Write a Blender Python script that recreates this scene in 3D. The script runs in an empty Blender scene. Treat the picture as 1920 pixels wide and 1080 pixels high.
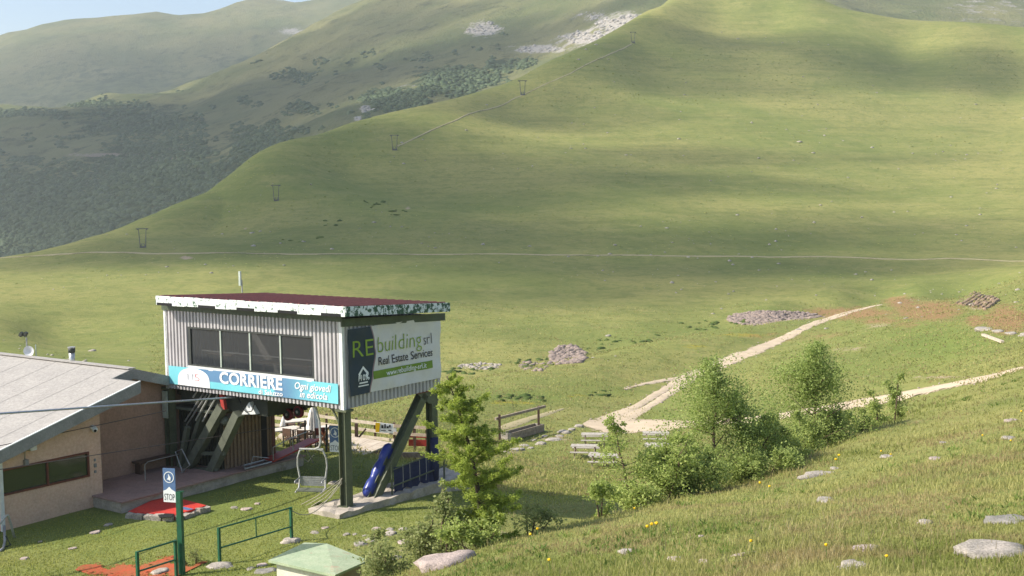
import bpy, bmesh, math, random
import numpy as np
from mathutils import Vector, Matrix, noise as mnoise

random.seed(7)
RNG = np.random.default_rng(11)
scene = bpy.context.scene
COL = scene.collection

# ------------------------------------------------------------------ camera
F_PX, PITCH, ROLL = 2293.33, .0790875, -.0157024
CAM = np.array([0., 0., 10.])
_c, _s = math.cos(ROLL), math.sin(ROLL)
_R = np.array([1., 0, 0]); _U = np.array([0, math.sin(PITCH), math.cos(PITCH)]); _F = np.array([0, math.cos(PITCH), -math.sin(PITCH)])
RIGHT = _c*_R + _s*_U
UP = -_s*_R + _c*_U
cam_data = bpy.data.cameras.new('camera')
cam = bpy.data.objects.new('camera', cam_data); COL.objects.link(cam)
cam.matrix_world = Matrix(((RIGHT[0], UP[0], -_F[0], CAM[0]), (RIGHT[1], UP[1], -_F[1], CAM[1]), (RIGHT[2], UP[2], -_F[2], CAM[2]), (0, 0, 0, 1)))
cam_data.sensor_width = 36.0
cam_data.lens = F_PX/1920*36
cam_data.clip_start = .3; cam_data.clip_end = 20000
scene.camera = cam

# ------------------------------------------------------------------ world, sun, exposure
SUN_EL = math.radians(41)
_h = np.array([-.985, -.17]); _h /= np.linalg.norm(_h)
SUN = np.array([_h[0]*math.cos(SUN_EL), _h[1]*math.cos(SUN_EL), math.sin(SUN_EL)])   # towards the sun
w = bpy.data.worlds.new('World'); scene.world = w; w.use_nodes = True
nt = w.node_tree
bg = nt.nodes['Background']
sky = nt.nodes.new('ShaderNodeTexSky'); sky.sky_type = 'NISHITA'; sky.sun_disc = False
sky.sun_elevation = SUN_EL; sky.sun_rotation = math.atan2(_h[0], _h[1])
sky.altitude = 1500; sky.air_density = 1.0; sky.dust_density = 4.0
nt.links.new(sky.outputs[0], bg.inputs[0]); bg.inputs[1].default_value = .14
sd = bpy.data.lights.new('sun', 'SUN'); sun = bpy.data.objects.new('sun', sd); COL.objects.link(sun)
sd.energy = 4.8; sd.angle = math.radians(.6); sd.color = (1, .93, .82)
sun.rotation_euler = Vector(SUN).to_track_quat('Z', 'Y').to_euler()
sun.location = (-60, -20, 80)
scene.view_settings.view_transform = 'Standard'; scene.view_settings.look = 'None'
scene.view_settings.exposure = .8; scene.view_settings.gamma = 1
scene.view_settings.use_curve_mapping = False
scene.cycles.use_denoising = True
scene.cycles.max_bounces = 8; scene.cycles.diffuse_bounces = 3; scene.cycles.transparent_max_bounces = 16
scene.cycles.volume_bounces = 0

# ------------------------------------------------------------------ pixel <-> world
def ray(px, py):
    x = (np.asarray(px, float)-960)/F_PX; y = (540-np.asarray(py, float))/F_PX
    d = RIGHT*x[..., None] + UP*y[..., None] + _F if np.ndim(x) else RIGHT*x + UP*y + _F
    return d
def at(px, py, Y):
    d = ray(px, py); return CAM + d*(Y/d[1])
def atz(px, py, z):
    d = ray(px, py); return CAM + d*((z-CAM[2])/d[2])
def proj(P):
    q = np.asarray(P, float)-CAM
    wv = q@_F
    return 960+F_PX*(q@RIGHT)/wv, 540-F_PX*(q@UP)/wv

# station frame: a to the left along the front, b to the back along the right side
TH = .6254
O = at(650, 968, 38.); O[2] = 0.
AX = np.array([-math.cos(TH), math.sin(TH), 0]); BX = np.array([math.sin(TH), math.cos(TH), 0])
def S(a, b, z): return O + AX*a + BX*b + np.array([0, 0, z])
def loc_ab(P): q = np.asarray(P)-O; return q@AX, q@BX, P[2]
def onb(px, py, b):
    d = ray(px, py); P = CAM + d*(((O-CAM)@BX+b)/(d@BX)); return loc_ab(P)
def ona(px, py, a):
    d = ray(px, py); P = CAM + d*(((O-CAM)@AX+a)/(d@AX)); return loc_ab(P)

# ------------------------------------------------------------------ numpy value noise
_perm = RNG.random((256, 256))
def vnoise(x, y):
    xi = np.floor(x).astype(int); yi = np.floor(y).astype(int)
    fx = x-xi; fy = y-yi; fx = fx*fx*(3-2*fx); fy = fy*fy*(3-2*fy)
    g = lambda i, j: _perm[i & 255, j & 255]
    return (g(xi, yi)*(1-fx)+g(xi+1, yi)*fx)*(1-fy)+(g(xi, yi+1)*(1-fx)+g(xi+1, yi+1)*fx)*fy
def fbm(x, y, o=4):
    v = 0; a = .5; t = 0
    for i in range(o):
        v = v+a*vnoise(x+17.3*i, y-9.1*i); t += a; x = x*2.03; y = y*2.03; a *= .5
    return v/t-.5

# ------------------------------------------------------------------ terrain by control points
class RBF:
    def __init__(s, pts, c=.05, us=2.6, lam=1e-4):
        P = np.array(pts); s.us = us; s.c = c
        s.X = np.c_[P[:, 0]/P[:, 1]*us, np.log(P[:, 1])]
        v = (P[:, 2]-10)/P[:, 1]
        n = len(P)
        D = np.sqrt(((s.X[:, None]-s.X[None])**2).sum(-1)+c*c)
        A = np.zeros((n+3, n+3)); A[:n, :n] = D-.0025*np.eye(n); A[:n, n] = 1; A[:n, n+1:] = s.X
        A[n, :n] = 1; A[n+1:, :n] = s.X.T
        s.w = np.linalg.solve(A, np.r_[v, 0, 0, 0])
    def __call__(s, x, y):
        x = np.atleast_1d(np.asarray(x, float)); y = np.atleast_1d(np.asarray(y, float))
        out = np.empty(x.size); xf = x.ravel(); yf = y.ravel(); n = len(s.X)
        for k in range(0, x.size, 20000):
            Q = np.c_[xf[k:k+20000]/yf[k:k+20000]*s.us, np.log(yf[k:k+20000])]
            D = np.sqrt((Q**2).sum(1)[:, None]+(s.X**2).sum(1)[None]-2*Q@s.X.T+s.c*s.c+1e-9)
            out[k:k+20000] = D@s.w[:n]+s.w[n]+Q@s.w[n+1:]
        return 10+yf.reshape(x.shape)*out.reshape(x.shape)
def resamp(nodes, step=70):
    nodes = np.array(nodes, float); out = []
    for a, b in zip(nodes[:-1], nodes[1:]):
        n = max(1, int(round(np.hypot(*(b-a)[:2])/step)))
        out += [a+(b-a)*i/n for i in range(n)]
    return out+[nodes[-1]]
ctrl = []
def cp(px, py, Y): ctrl.append(at(px, py, Y))
def cl(nodes, step=70):
    P = [at(*q) for q in resamp(nodes, step)]; ctrl.extend(P); return P
for a, b, z in ((-1, -9, 0), (-1.2, -5.5, 0), (-1, -2.5, 0), (-.9, 1.5, -.1), (-1, 5, -.4), (2.5, -8.5, 0), (2, -5, 0), (3, -2, 0), (3, 2, 0), (3, 5, -.1), (3, 8, -.5),
                (7, -8.5, 0), (5, -4, 0), (7.3, -5, 0), (6, 0, 0), (6, 4, 0), (6, 7, -.1), (6, 11, -.9), (10, 0, 0), (10, 6, 0), (10, 10, -.5), (13, -8, 0), (14, 0, 0), (14, 7, -.2), (20, -4, .3), (20, 6, 0)):
    ctrl.append(S(a, b, z))
# foreground hill
cl([(-700, 1250, 18), (300, 1290, 18), (560, 1150, 21), (700, 1105, 20.5)], 250)
crest = cl([(780, 1080, 20.5), (900, 1038, 21.5), (1000, 1014, 22.5), (1150, 975, 24.5), (1250, 944, 26.5), (1400, 906, 29), (1500, 864, 32), (1600, 820, 35), (1700, 780, 38), (1800, 737, 41), (1920, 693, 44), (2300, 560, 52), (2700, 430, 60)], 90)
for P in crest[:]:
    k = (P[1]+4.5)/P[1]; ctrl.append(np.array([P[0]*k, P[1]*k, P[2]-1.9])); k = (P[1]+1.5)/P[1]; ctrl.append(np.array([P[0]*k, P[1]*k, P[2]-.35]))
cl([(1000, 1080, 17.5), (1300, 1080, 15), (1600, 1080, 13.6), (1920, 1080, 12.8), (2500, 1060, 11.5)], 160)
cl([(1300, 1010, 18.5), (1600, 985, 17.5), (1920, 960, 17)], 160)
cl([(1480, 940, 23), (1700, 880, 24), (1920, 820, 25.5)], 160)
cl([(1720, 800, 33), (1920, 745, 34)], 160)
for x in (-8, -3, 2, 7): ctrl.append(np.array([x*.7, 7.5, 6.9+.06*x])); ctrl.append(np.array([x*.4, 3.5, 7.6+.05*x]))
# plateau behind the crest, tables, trough, tracks, bench
for q in ((880, 1005, 34), (1000, 985, 37), (1000, 940, 43), (1180, 945, 42.5), (1100, 903, 56), (880, 900, 48), (1130, 880, 70), (1090, 858, 73), (1115, 838, 77), (1000, 850, 75), (935, 828, 80), (1012, 806, 85), (1240, 850, 73),
          (880, 830, 75), (700, 845, 52), (560, 820, 57), (450, 800, 62), (700, 782, 72), (880, 780, 87), (800, 755, 90), (650, 740, 96), (500, 730, 98), (300, 710, 100), (100, 690, 100), (-300, 690, 100),
          (1150, 797, 88), (1080, 792, 88), (1290, 797, 86), (1430, 785, 84), (1530, 770, 82), (1620, 755, 80), (1720, 737, 77), (1800, 719, 75), (1885, 703, 73), (2100, 660, 72), (2500, 590, 75),
          (1200, 768, 95), (1290, 708, 115), (1350, 685, 122), (1450, 642, 140), (1540, 602, 158),
          (900, 762, 90), (1050, 742, 98), (1180, 705, 112), (1600, 655, 110), (1500, 700, 100), (1400, 735, 96), (1750, 602, 122), (1700, 650, 106), (1830, 640, 96), (1920, 650, 88), (1750, 690, 90), (1920, 683, 74), (1850, 590, 120), (2200, 560, 110)):
    cp(*q)
edge = cl([(600, 760, 92), (740, 745, 97), (820, 732, 101), (1000, 693, 113), (1250, 638, 136), (1400, 613, 151), (1550, 591, 167), (1690, 560, 182), (1800, 562, 172), (1870, 540, 165), (1920, 526, 165), (2300, 470, 170)], 80)
for P in edge[2:]:
    for dk, dz in ((5, -.45), (11, -1.7)):
        k = (P[1]+dk)/P[1]; ctrl.append(np.array([P[0]*k, P[1]*k, P[2]+dz]))
# the big hillside, column by column
HILL = {-900: [(640, 170), (600, 260), (590, 420)], -300: [(620, 150), (560, 250), (535, 400)], 0: [(600, 155), (540, 230), (500, 340), (487, 420)],
        100: [(640, 130), (560, 210), (500, 330), (466, 430)], 200: [(560, 212), (480, 350), (441, 470)], 300: [(560, 215), (480, 345), (400, 500)], 400: [(620, 160), (540, 235), (478, 335), (420, 420), (351, 530)],
        520: [(540, 238), (478, 338), (400, 440), (278, 585)], 650: [(640, 150), (600, 180), (540, 240), (478, 340), (400, 435), (300, 535), (234, 620)],
        800: [(600, 185), (540, 245), (478, 345), (400, 440), (300, 540), (197, 655)], 960: [(640, 152), (600, 190), (540, 250), (478, 350), (400, 445), (300, 545), (200, 640), (153, 700)],
        1080: [(620, 172), (540, 255), (478, 355), (400, 450), (300, 550), (200, 640), (97, 745)], 1205: [(620, 172), (540, 260), (479, 360), (400, 455), (300, 555), (200, 645), (100, 730), (24, 800)],
        1450: [(585, 200), (540, 255), (481, 370), (400, 468), (300, 568), (200, 658), (100, 745), (20, 815), (-70, 910)], 1570: [(560, 225), (482, 370), (300, 575), (100, 752), (14, 845)],
        1700: [(548, 230), (484, 372), (400, 482), (300, 582), (200, 673), (100, 765), (30, 840)], 1920: [(512, 225), (488, 352), (400, 474), (300, 574), (200, 674), (120, 745), (44, 815)],
        2300: [(470, 300), (300, 560), (100, 780), (30, 830)], 2900: [(420, 300), (250, 550), (60, 800)]}
HILL[1260] = [(540, 260), (300, 558), (100, 735), (5, 835), (-15, 860)]; HILL[1340] = [(540, 258), (300, 562), (100, 740), (10, 825), (-45, 885)]
yn = lambda Y: float(np.interp(Y, [150, 190, 245, 350, 450, 550, 640, 730, 815, 910], [150, 172, 205, 250, 312, 402, 500, 600, 695, 800]))
for px, L in HILL.items():
    L = [(py, yn(Y)) for py, Y in L]
    for py, Y in L[:-1]: cp(px, py, Y)
_hp = sorted(HILL); _hy = [yn(HILL[p][-1][1]) for p in _hp]
CREST = [(-900, 590), (-300, 535), (0, 504), (100, 483), (200, 467), (300, 427), (400, 369), (470, 326), (520, 307), (640, 257), (800, 218), (960, 164), (1080, 112), (1205, 31), (1260, -12), (1340, -45), (1450, -70), (1570, 26), (1700, 48), (1920, 59), (2300, 40), (2900, 60)]
for px in list(range(-900, 0, 150))+list(range(0, 1921, 40))+list(range(2000, 2901, 150)):
    P = at(px, float(np.interp(px, *zip(*CREST))), float(np.interp(px, _hp, _hy))); ctrl.append(P)
    for k, dz in ((1.025, .010), (1.07, .045), (1.2, .15), (1.5, .36)): ctrl.append(np.array([P[0]*k, P[1]*k, P[2]-dz*P[1]]))
terr = RBF(ctrl)
def smooth01(t): t = np.clip(t, 0, 1); return t*t*(3-2*t)
def disp(x, y):
    d = .05*fbm(x*.9, y*.9, 3)+.22*fbm(x*.16+5, y*.16, 3)*smooth01((y-9)/20)
    ab = np.array([x, y]); a = (x-O[0])*AX[0]+(y-O[1])*AX[1]; b = (x-O[0])*BX[0]+(y-O[1])*BX[1]
    flat = smooth01((np.maximum(np.maximum(-3-a, a-16), np.maximum(-10-b, b-8))+2)/4)
    d = d*(.25+.75*flat)
    far = smooth01((y-110)/120)
    d = d+far*(1.1*fbm(x*.035, y*.035, 4)+1.3*fbm(x*.009+3, y*.009, 3)*smooth01((y-230)/200))
    # erosion gullies running down the slope
    q = (x*.8+y*.45); g = np.abs(vnoise(q*.03+.7*fbm(x*.01, y*.01, 3), x*.004-y*.004)-.5)
    d = d-smooth01((y-255)/40)*smooth01((420-y)/70)*smooth01((70-np.abs(x+48))/50)*3*np.clip(.22-g, 0, 1)*4
    return d
def gz(x, y):
    r = terr(x, y)+disp(np.atleast_1d(np.asarray(x, float)), np.atleast_1d(np.asarray(y, float)))
    return r if np.ndim(x) else float(r[0])
_ys = np.exp(np.linspace(math.log(9), math.log(900), 700))
def hit(px, py, ymin=9., ymax=900.):
    """first ground point on the ray through a pixel"""
    d = ray(px, py); d = d/d[1]; ys = _ys[(_ys >= ymin) & (_ys <= ymax)]
    zr = 10+d[2]*ys; g = gz(d[0]*ys, ys)
    below = np.nonzero(zr < g)[0]
    if len(below) == 0: i = len(ys)-1; Y = ys[i]
    else:
        i = below[0]
        if i == 0: Y = ys[0]
        else:
            e0 = zr[i-1]-g[i-1]; e1 = zr[i]-g[i]; Y = ys[i-1]+(ys[i]-ys[i-1])*e0/(e0-e1)
    return np.array([d[0]*Y, Y, gz(d[0]*Y, Y)])

# ------------------------------------------------------------------ materials
class NT:
    def __init__(s, name):
        s.m = bpy.data.materials.new(name); s.m.use_nodes = True; s.t = s.m.node_tree
        s.bsdf = s.t.nodes['Principled BSDF']; s.out = s.t.nodes['Material Output']
    def n(s, kind, **k):
        x = s.t.nodes.new(kind)
        for a, v in k.items(): setattr(x, a, v)
        return x
    def l(s, a, b): s.t.links.new(a, b)
    def noise(s, scale, detail=4, rough=.6, vec=None):
        x = s.n('ShaderNodeTexNoise'); x.inputs['Scale'].default_value = scale; x.inputs['Detail'].default_value = detail; x.inputs['Roughness'].default_value = rough
        if vec is not None: s.l(vec, x.inputs['Vector'])
        return x.outputs['Fac']
    def ramp(s, f, lo, hi):
        x = s.n('ShaderNodeMapRange'); x.interpolation_type = 'SMOOTHSTEP'
        x.inputs['From Min'].default_value = lo; x.inputs['From Max'].default_value = hi; s.l(f, x.inputs['Value']); return x.outputs['Result']
    def mix(s, f, a, b, mode='MIX'):
        x = s.n('ShaderNodeMix', data_type='RGBA', blend_type=mode)
        for sock, v in ((x.inputs[0], f), (x.inputs[6], a), (x.inputs[7], b)):
            if isinstance(v, (int, float)): sock.default_value = v
            elif isinstance(v, (tuple, list)): sock.default_value = tuple(v)+((1,) if len(v) == 3 else ())
            else: s.l(v, sock)
        return x.outputs[2]
    def math(s, op, a, b):
        x = s.n('ShaderNodeMath', operation=op)
        for sock, v in ((x.inputs[0], a), (x.inputs[1], b)):
            if isinstance(v, (int, float)): sock.default_value = v
            else: s.l(v, sock)
        return x.outputs[0]
    def bump(s, h, strength, dist=.02):
        b = s.n('ShaderNodeBump'); b.inputs['Strength'].default_value = strength; b.inputs['Distance'].default_value = dist
        s.l(h, b.inputs['Height']); s.l(b.outputs[0], s.bsdf.inputs['Normal'])
    def fin(s, col, rough=.7, metal=0., spec=.3):
        if isinstance(col, (tuple, list)): s.bsdf.inputs['Base Color'].default_value = tuple(col)+(1,)
        else: s.l(col, s.bsdf.inputs['Base Color'])
        if isinstance(rough, (int, float)): s.bsdf.inputs['Roughness'].default_value = rough
        else: s.l(rough, s.bsdf.inputs['Roughness'])
        s.bsdf.inputs['Metallic'].default_value = metal; s.bsdf.inputs['Specular IOR Level'].default_value = spec
        return s.m
def pos(s): return s.n('ShaderNodeNewGeometry').outputs['Position']
def pmat(name, c1, c2=None, scale=3., rough=.7, metal=0., bump=0., lo=.35, hi=.65, spec=.3, fine=.12, dirt=None, dirt_lo=.55, dirt_hi=.7, dscale=None):
    s = NT(name); p = pos(s)
    if c2 is None: c2 = tuple(v*.82 for v in c1)
    f = s.ramp(s.noise(scale, 5, .65, p), lo, hi)
    c = s.mix(f, c1, c2)
    fn = s.noise(scale*9, 3, .7, p)
    c = s.mix(fine, c, s.mix(s.ramp(fn, .3, .7), (.0, .0, .0), (1, 1, 1)), 'OVERLAY')
    if dirt: c = s.mix(s.ramp(s.noise(dscale or scale*.6, 6, .7, p), dirt_lo, dirt_hi), c, dirt)
    if bump: s.bump(s.noise(scale*5, 5, .7, p), bump)
    return s.fin(c, rough, metal, spec)

M = {}
M['white_trim'] = pmat('white_trim', (.72, .73, .70), (.62, .63, .60), 4, .6)
M['peeling'] = pmat('peeling_white_paint', (.74, .76, .72), (.62, .66, .62), 6, .65, dirt=(.07, .13, .085), dirt_lo=.56, dirt_hi=.60, dscale=7)
M['peeling_worn'] = pmat('peeling_worn_paint', (.62, .66, .66), (.5, .54, .52), 6, .65, dirt=(.035, .085, .05), dirt_lo=.47, dirt_hi=.51, dscale=6)
M['cladding'] = pmat('grey_cladding', (.47, .445, .44), (.41, .39, .385), 2, .5, dirt=(.25, .235, .22), dirt_lo=.58, dirt_hi=.8)
def streaked(name, c1, c2, c3):
    s = NT(name); p = pos(s); mp_ = s.n('ShaderNodeMapping'); mp_.inputs['Scale'].default_value = (7, 7, .55); s.l(p, mp_.inputs[0])
    st_ = s.noise(1., 5, .7, mp_.outputs[0]); c = s.mix(s.ramp(s.noise(1.1, 4, .6, p), .35, .65), c1, c2)
    c = s.mix(s.math('MULTIPLY', s.ramp(st_, .52, .72), .6), c, c3); c = s.mix(s.math('MULTIPLY', s.ramp(s.noise(.9, 6, .7, p), .62, .74), .5), c, (.26, .15, .09))
    s.bump(s.noise(2.5, 3, .6, p), .25, .03); return s.fin(c, s.math('ADD', .4, s.math('MULTIPLY', st_, .25)), 0, .35)
M['cladding'] = streaked('grey_cladding', (.48, .455, .45), (.41, .39, .385), (.25, .235, .22))
M['beam_green'] = pmat('dark_green_paint', (.075, .10, .06), (.06, .075, .05), 3, .55, dirt=(.10, .06, .035), dirt_lo=.62, dirt_hi=.72)
M['post_olive'] = pmat('olive_steel_paint', (.115, .125, .075), (.085, .10, .06), 2, .55, dirt=(.11, .065, .04), dirt_lo=.62, dirt_hi=.75)
M['roof_red'] = pmat('red_brown_roof', (.25, .088, .078), (.20, .075, .068), 2, .55, dirt=(.30, .16, .13), dirt_lo=.55, dirt_hi=.8)
M['black'] = pmat('gap_shade_black', (.012, .012, .012), None, 3, .8)  # black that stands in for the shade inside gaps
M['frame_dark'] = pmat('dark_window_frame', (.05, .055, .05), None, 4, .5)
M['mullion'] = pmat('pale_green_mullion', (.45, .50, .42), (.35, .40, .34), 5, .5)
M['interior'] = pmat('interior_panel', (.16, .15, .14), (.12, .12, .11), 2, .8)
M['rail_white'] = pmat('pale_rail', (.6, .6, .58), None, 4, .5)
M['gal'] = pmat('galvanised_steel', (.42, .42, .41), (.3, .3, .3), 6, .42, .55)
M['pale_tube'] = pmat('pale_painted_tube', (.42, .42, .38), (.32, .32, .29), 7, .5, dirt=(.2, .1, .06), dirt_lo=.62, dirt_hi=.7)
M['green_tube'] = pmat('green_painted_tube', (.02, .11, .055), (.02, .085, .05), 5, .45, dirt=(.10, .07, .04), dirt_lo=.66, dirt_hi=.74)
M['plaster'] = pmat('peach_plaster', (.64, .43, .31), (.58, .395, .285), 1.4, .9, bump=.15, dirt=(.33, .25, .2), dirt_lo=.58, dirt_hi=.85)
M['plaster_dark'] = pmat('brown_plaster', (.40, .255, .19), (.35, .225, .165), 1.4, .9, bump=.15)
M['roof_pale'] = pmat('pale_roof_membrane', (.34, .318, .288), (.31, .29, .265), 1.2, .85, bump=.12, fine=.15, dirt=(.28, .262, .235), dirt_lo=.55, dirt_hi=.85)
M['fascia_grey'] = pmat('grey_fascia', (.26, .255, .24), (.21, .21, .2), 2, .6)
M['frame_brown'] = pmat('brown_frame', (.16, .05, .03), (.12, .04, .03), 6, .5)
M['frame_green'] = pmat('green_frame', (.05, .09, .05), None, 6, .5)
M['concrete'] = pmat('rough_concrete', (.46, .40, .33), (.34, .30, .25), 2.5, .95, bump=.5, dirt=(.2, .18, .12), dirt_lo=.55, dirt_hi=.75)
M['paving'] = pmat('pink_paving', (.33, .215, .18), (.27, .18, .155), 1.6, .9, bump=.2, dirt=(.2, .15, .12), dirt_lo=.55, dirt_hi=.8)
M['red_mat'] = pmat('red_mat', (.52, .042, .028), (.45, .035, .025), 2, .85, bump=.1, fine=.2)
M['wood_old'] = pmat('weathered_wood', (.33, .27, .21), (.23, .18, .135), 5, .85, bump=.3)
M['wood_pale'] = pmat('sun_bleached_wood', (.56, .48, .38), (.45, .37, .28), 4, .85, bump=.2)
M['wood_grey'] = pmat('grey_table_wood', (.46, .42, .36), (.35, .31, .26), 5, .85, bump=.2)
M['wood_dark'] = pmat('dark_brown_wood', (.13, .075, .05), (.09, .055, .04), 4, .8, bump=.2)
M['shed_boards'] = pmat('brown_corrugated', (.27, .18, .115), (.21, .145, .095), 2, .75)
M['machine_dark'] = pmat('dark_machine_paint', (.055, .06, .045), (.04, .045, .035), 4, .55)
M['machine_grey'] = pmat('grey_green_beam', (.14, .15, .11), (.105, .115, .085), 3, .55)
M['sheave_red'] = pmat('dark_red_sheave', (.16, .012, .02), (.11, .01, .015), 6, .5)
M['red_paint'] = pmat('red_paint', (.45, .05, .04), (.36, .05, .04), 5, .5)
M['rubber'] = pmat('black_rubber', (.02, .02, .02), None, 5, .7)
M['cable'] = pmat('steel_cable', (.42, .45, .50), (.34, .36, .40), 20, .4, .6)
M['cable_dark'] = pmat('dark_wire', (.10, .085, .08), None, 20, .6)
M['blue_pad'] = pmat('blue_padding', (.03, .05, .26), (.025, .04, .2), 3, .32, bump=.15, spec=.5)
M['blue_net'] = pmat('dark_blue_netting', (.028, .034, .088), (.022, .027, .07), 12, .8)
M['rope'] = pmat('pale_rope', (.42, .38, .29), None, 10, .9)
M['strap'] = pmat('pale_strap', (.55, .52, .48), None, 10, .8)
M['sign_white'] = pmat('sign_white', (.78, .79, .78), (.72, .74, .73), 4, .5, fine=.03)
M['sign_blue'] = pmat('sign_blue', (.10, .17, .32), (.085, .15, .28), 4, .5, fine=.03)
M['sign_teal'] = pmat('sign_teal', (.12, .32, .36), None, 4, .5, fine=.03)
M['ink_black'] = pmat('ink_black', (.03, .03, .035), None, 4, .6, fine=.02)
M['ban_white'] = pmat('banner_white', (.66, .64, .61), (.62, .60, .58), 1.3, .6, fine=.03, bump=.05)
M['ban_navy'] = pmat('banner_navy', (.028, .045, .062), (.024, .04, .056), 2, .6, fine=.03)
M['ban_lime'] = pmat('banner_lime', (.26, .38, .045), None, 2, .6, fine=.03)
M['ban_bar'] = pmat('banner_green_bar', (.17, .28, .03), None, 2, .6, fine=.03)
M['ban_edge'] = pmat('banner_mauve_edge', (.3, .2, .22), None, 2, .6, fine=.03)
M['print_white'] = pmat('print_white', (.80, .81, .81), (.77, .78, .78), 2, .6, fine=.02)
M['print_red'] = pmat('print_red', (.6, .15, .15), None, 2, .6, fine=.02)
M['print_grey'] = pmat('print_grey', (.33, .33, .36), None, 2, .6, fine=.02)
M['parasol'] = pmat('parasol_cloth', (.74, .72, .68), (.66, .64, .6), 4, .85)
M['table_white'] = pmat('terrace_table_top', (.66, .60, .52), (.58, .52, .45), 3, .7)
M['orange_wood'] = pmat('orange_wood', (.40, .17, .07), None, 5, .7)
M['hut_roof'] = pmat('faded_green_roof', (.38, .43, .28), (.30, .37, .23), 3, .8, bump=.2, dirt=(.40, .27, .19), dirt_lo=.56, dirt_hi=.68)
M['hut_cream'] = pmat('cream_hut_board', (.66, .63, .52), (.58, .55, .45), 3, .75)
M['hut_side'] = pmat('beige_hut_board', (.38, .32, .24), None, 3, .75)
M['bark_birch'] = pmat('birch_bark', (.17, .11, .075), (.09, .06, .045), 9, .9, bump=.4)
M['bark_larch'] = pmat('larch_bark', (.10, .072, .05), (.065, .05, .035), 9, .9, bump=.4)
M['rock_pale'] = pmat('pale_rock', (.40, .35, .295), (.26, .235, .20), 3.5, .95, bump=.9, fine=.35, dirt=(.16, .15, .10), dirt_lo=.56, dirt_hi=.75)
M['rock_pink'] = pmat('pinkish_rock', (.43, .345, .30), (.30, .245, .215), 4, .95, bump=.9, fine=.3)
M['rock_dark'] = pmat('grey_rock', (.27, .25, .22), (.19, .18, .155), 4, .95, bump=.9)
M['pile_rock'] = pmat('cleared_field_stone', (.29, .225, .19), (.20, .16, .135), .9, .95, fine=.3)
M['scree'] = pmat('scree_stone', (.40, .37, .335), (.30, .28, .255), .1, .95, fine=.3)
M['earth_cut'] = pmat('bare_earth_cut', (.36, .25, .165), (.25, .17, .11), 1.3, .95, bump=.6, fine=.3, dirt=(.17, .15, .06), dirt_lo=.5, dirt_hi=.62)
M['flower'] = pmat('yellow_petal', (.78, .50, .01), (.7, .42, .01), 30, .6)
M['stem'] = pmat('flower_stem', (.12, .2, .04), None, 30, .7)
M['chimney_steel'] = pmat('chimney_steel', (.5, .5, .48), (.4, .4, .38), 8, .35, .6)
M['plastic_white'] = pmat('white_plastic', (.74, .74, .72), None, 5, .4, fine=.03)
M['pylon'] = pmat('pylon_steel', (.13, .13, .125), None, 1, .6)

def glass(name, tint, alpha):
    s = NT(name); s.fin(tint, .06, 0, .5); s.bsdf.inputs['Alpha'].default_value = alpha; return s.m
M['glass'] = glass('window_glass', (.05, .055, .06), .5)
M['glass_green'] = glass('green_window_glass', (.05, .065, .035), .8)

def leafmat(name, c1, c2, c3=None, trans=.5):
    s = NT(name)
    at_ = s.n('ShaderNodeAttribute', attribute_name='tint')
    c = s.mix(at_.outputs['Fac'], c1, c2)
    if c3: c = s.mix(s.math('MULTIPLY', s.ramp(s.noise(.45, 5, .7, pos(s)), .46, .62), .8), c, c3)
    s.fin(c, .6, 0, .25)
    tr = s.n('ShaderNodeBsdfTranslucent'); s.l(c, tr.inputs['Color'])
    mx = s.n('ShaderNodeMixShader'); mx.inputs[0].default_value = trans
    s.l(s.bsdf.outputs[0], mx.inputs[1]); s.l(tr.outputs[0], mx.inputs[2]); s.l(mx.outputs[0], s.out.inputs['Surface'])
    return s.m
M['leaf_birch'] = leafmat('birch_leaves', (.22, .30, .07), (.48, .54, .18))
M['leaf_bush'] = leafmat('bush_leaves', (.23, .32, .06), (.48, .53, .17))
M['leaf_willow'] = leafmat('dull_willow_leaves', (.21, .26, .08), (.42, .43, .19))
M['needle'] = leafmat('larch_needles', (.21, .30, .04), (.45, .51, .10))
M['blade'] = leafmat('grass_blades', (.225, .26, .062), (.48, .45, .17), (.41, .315, .16))
M['blade_short'] = leafmat('short_turf_blades', (.20, .25, .045), (.41, .41, .11))
M['blade_lush'] = leafmat('weed_leaves', (.085, .14, .03), (.17, .23, .05))
M['shrub_far'] = leafmat('alder_scrub_leaves', (.045, .075, .03), (.085, .12, .045), trans=.1)

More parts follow.
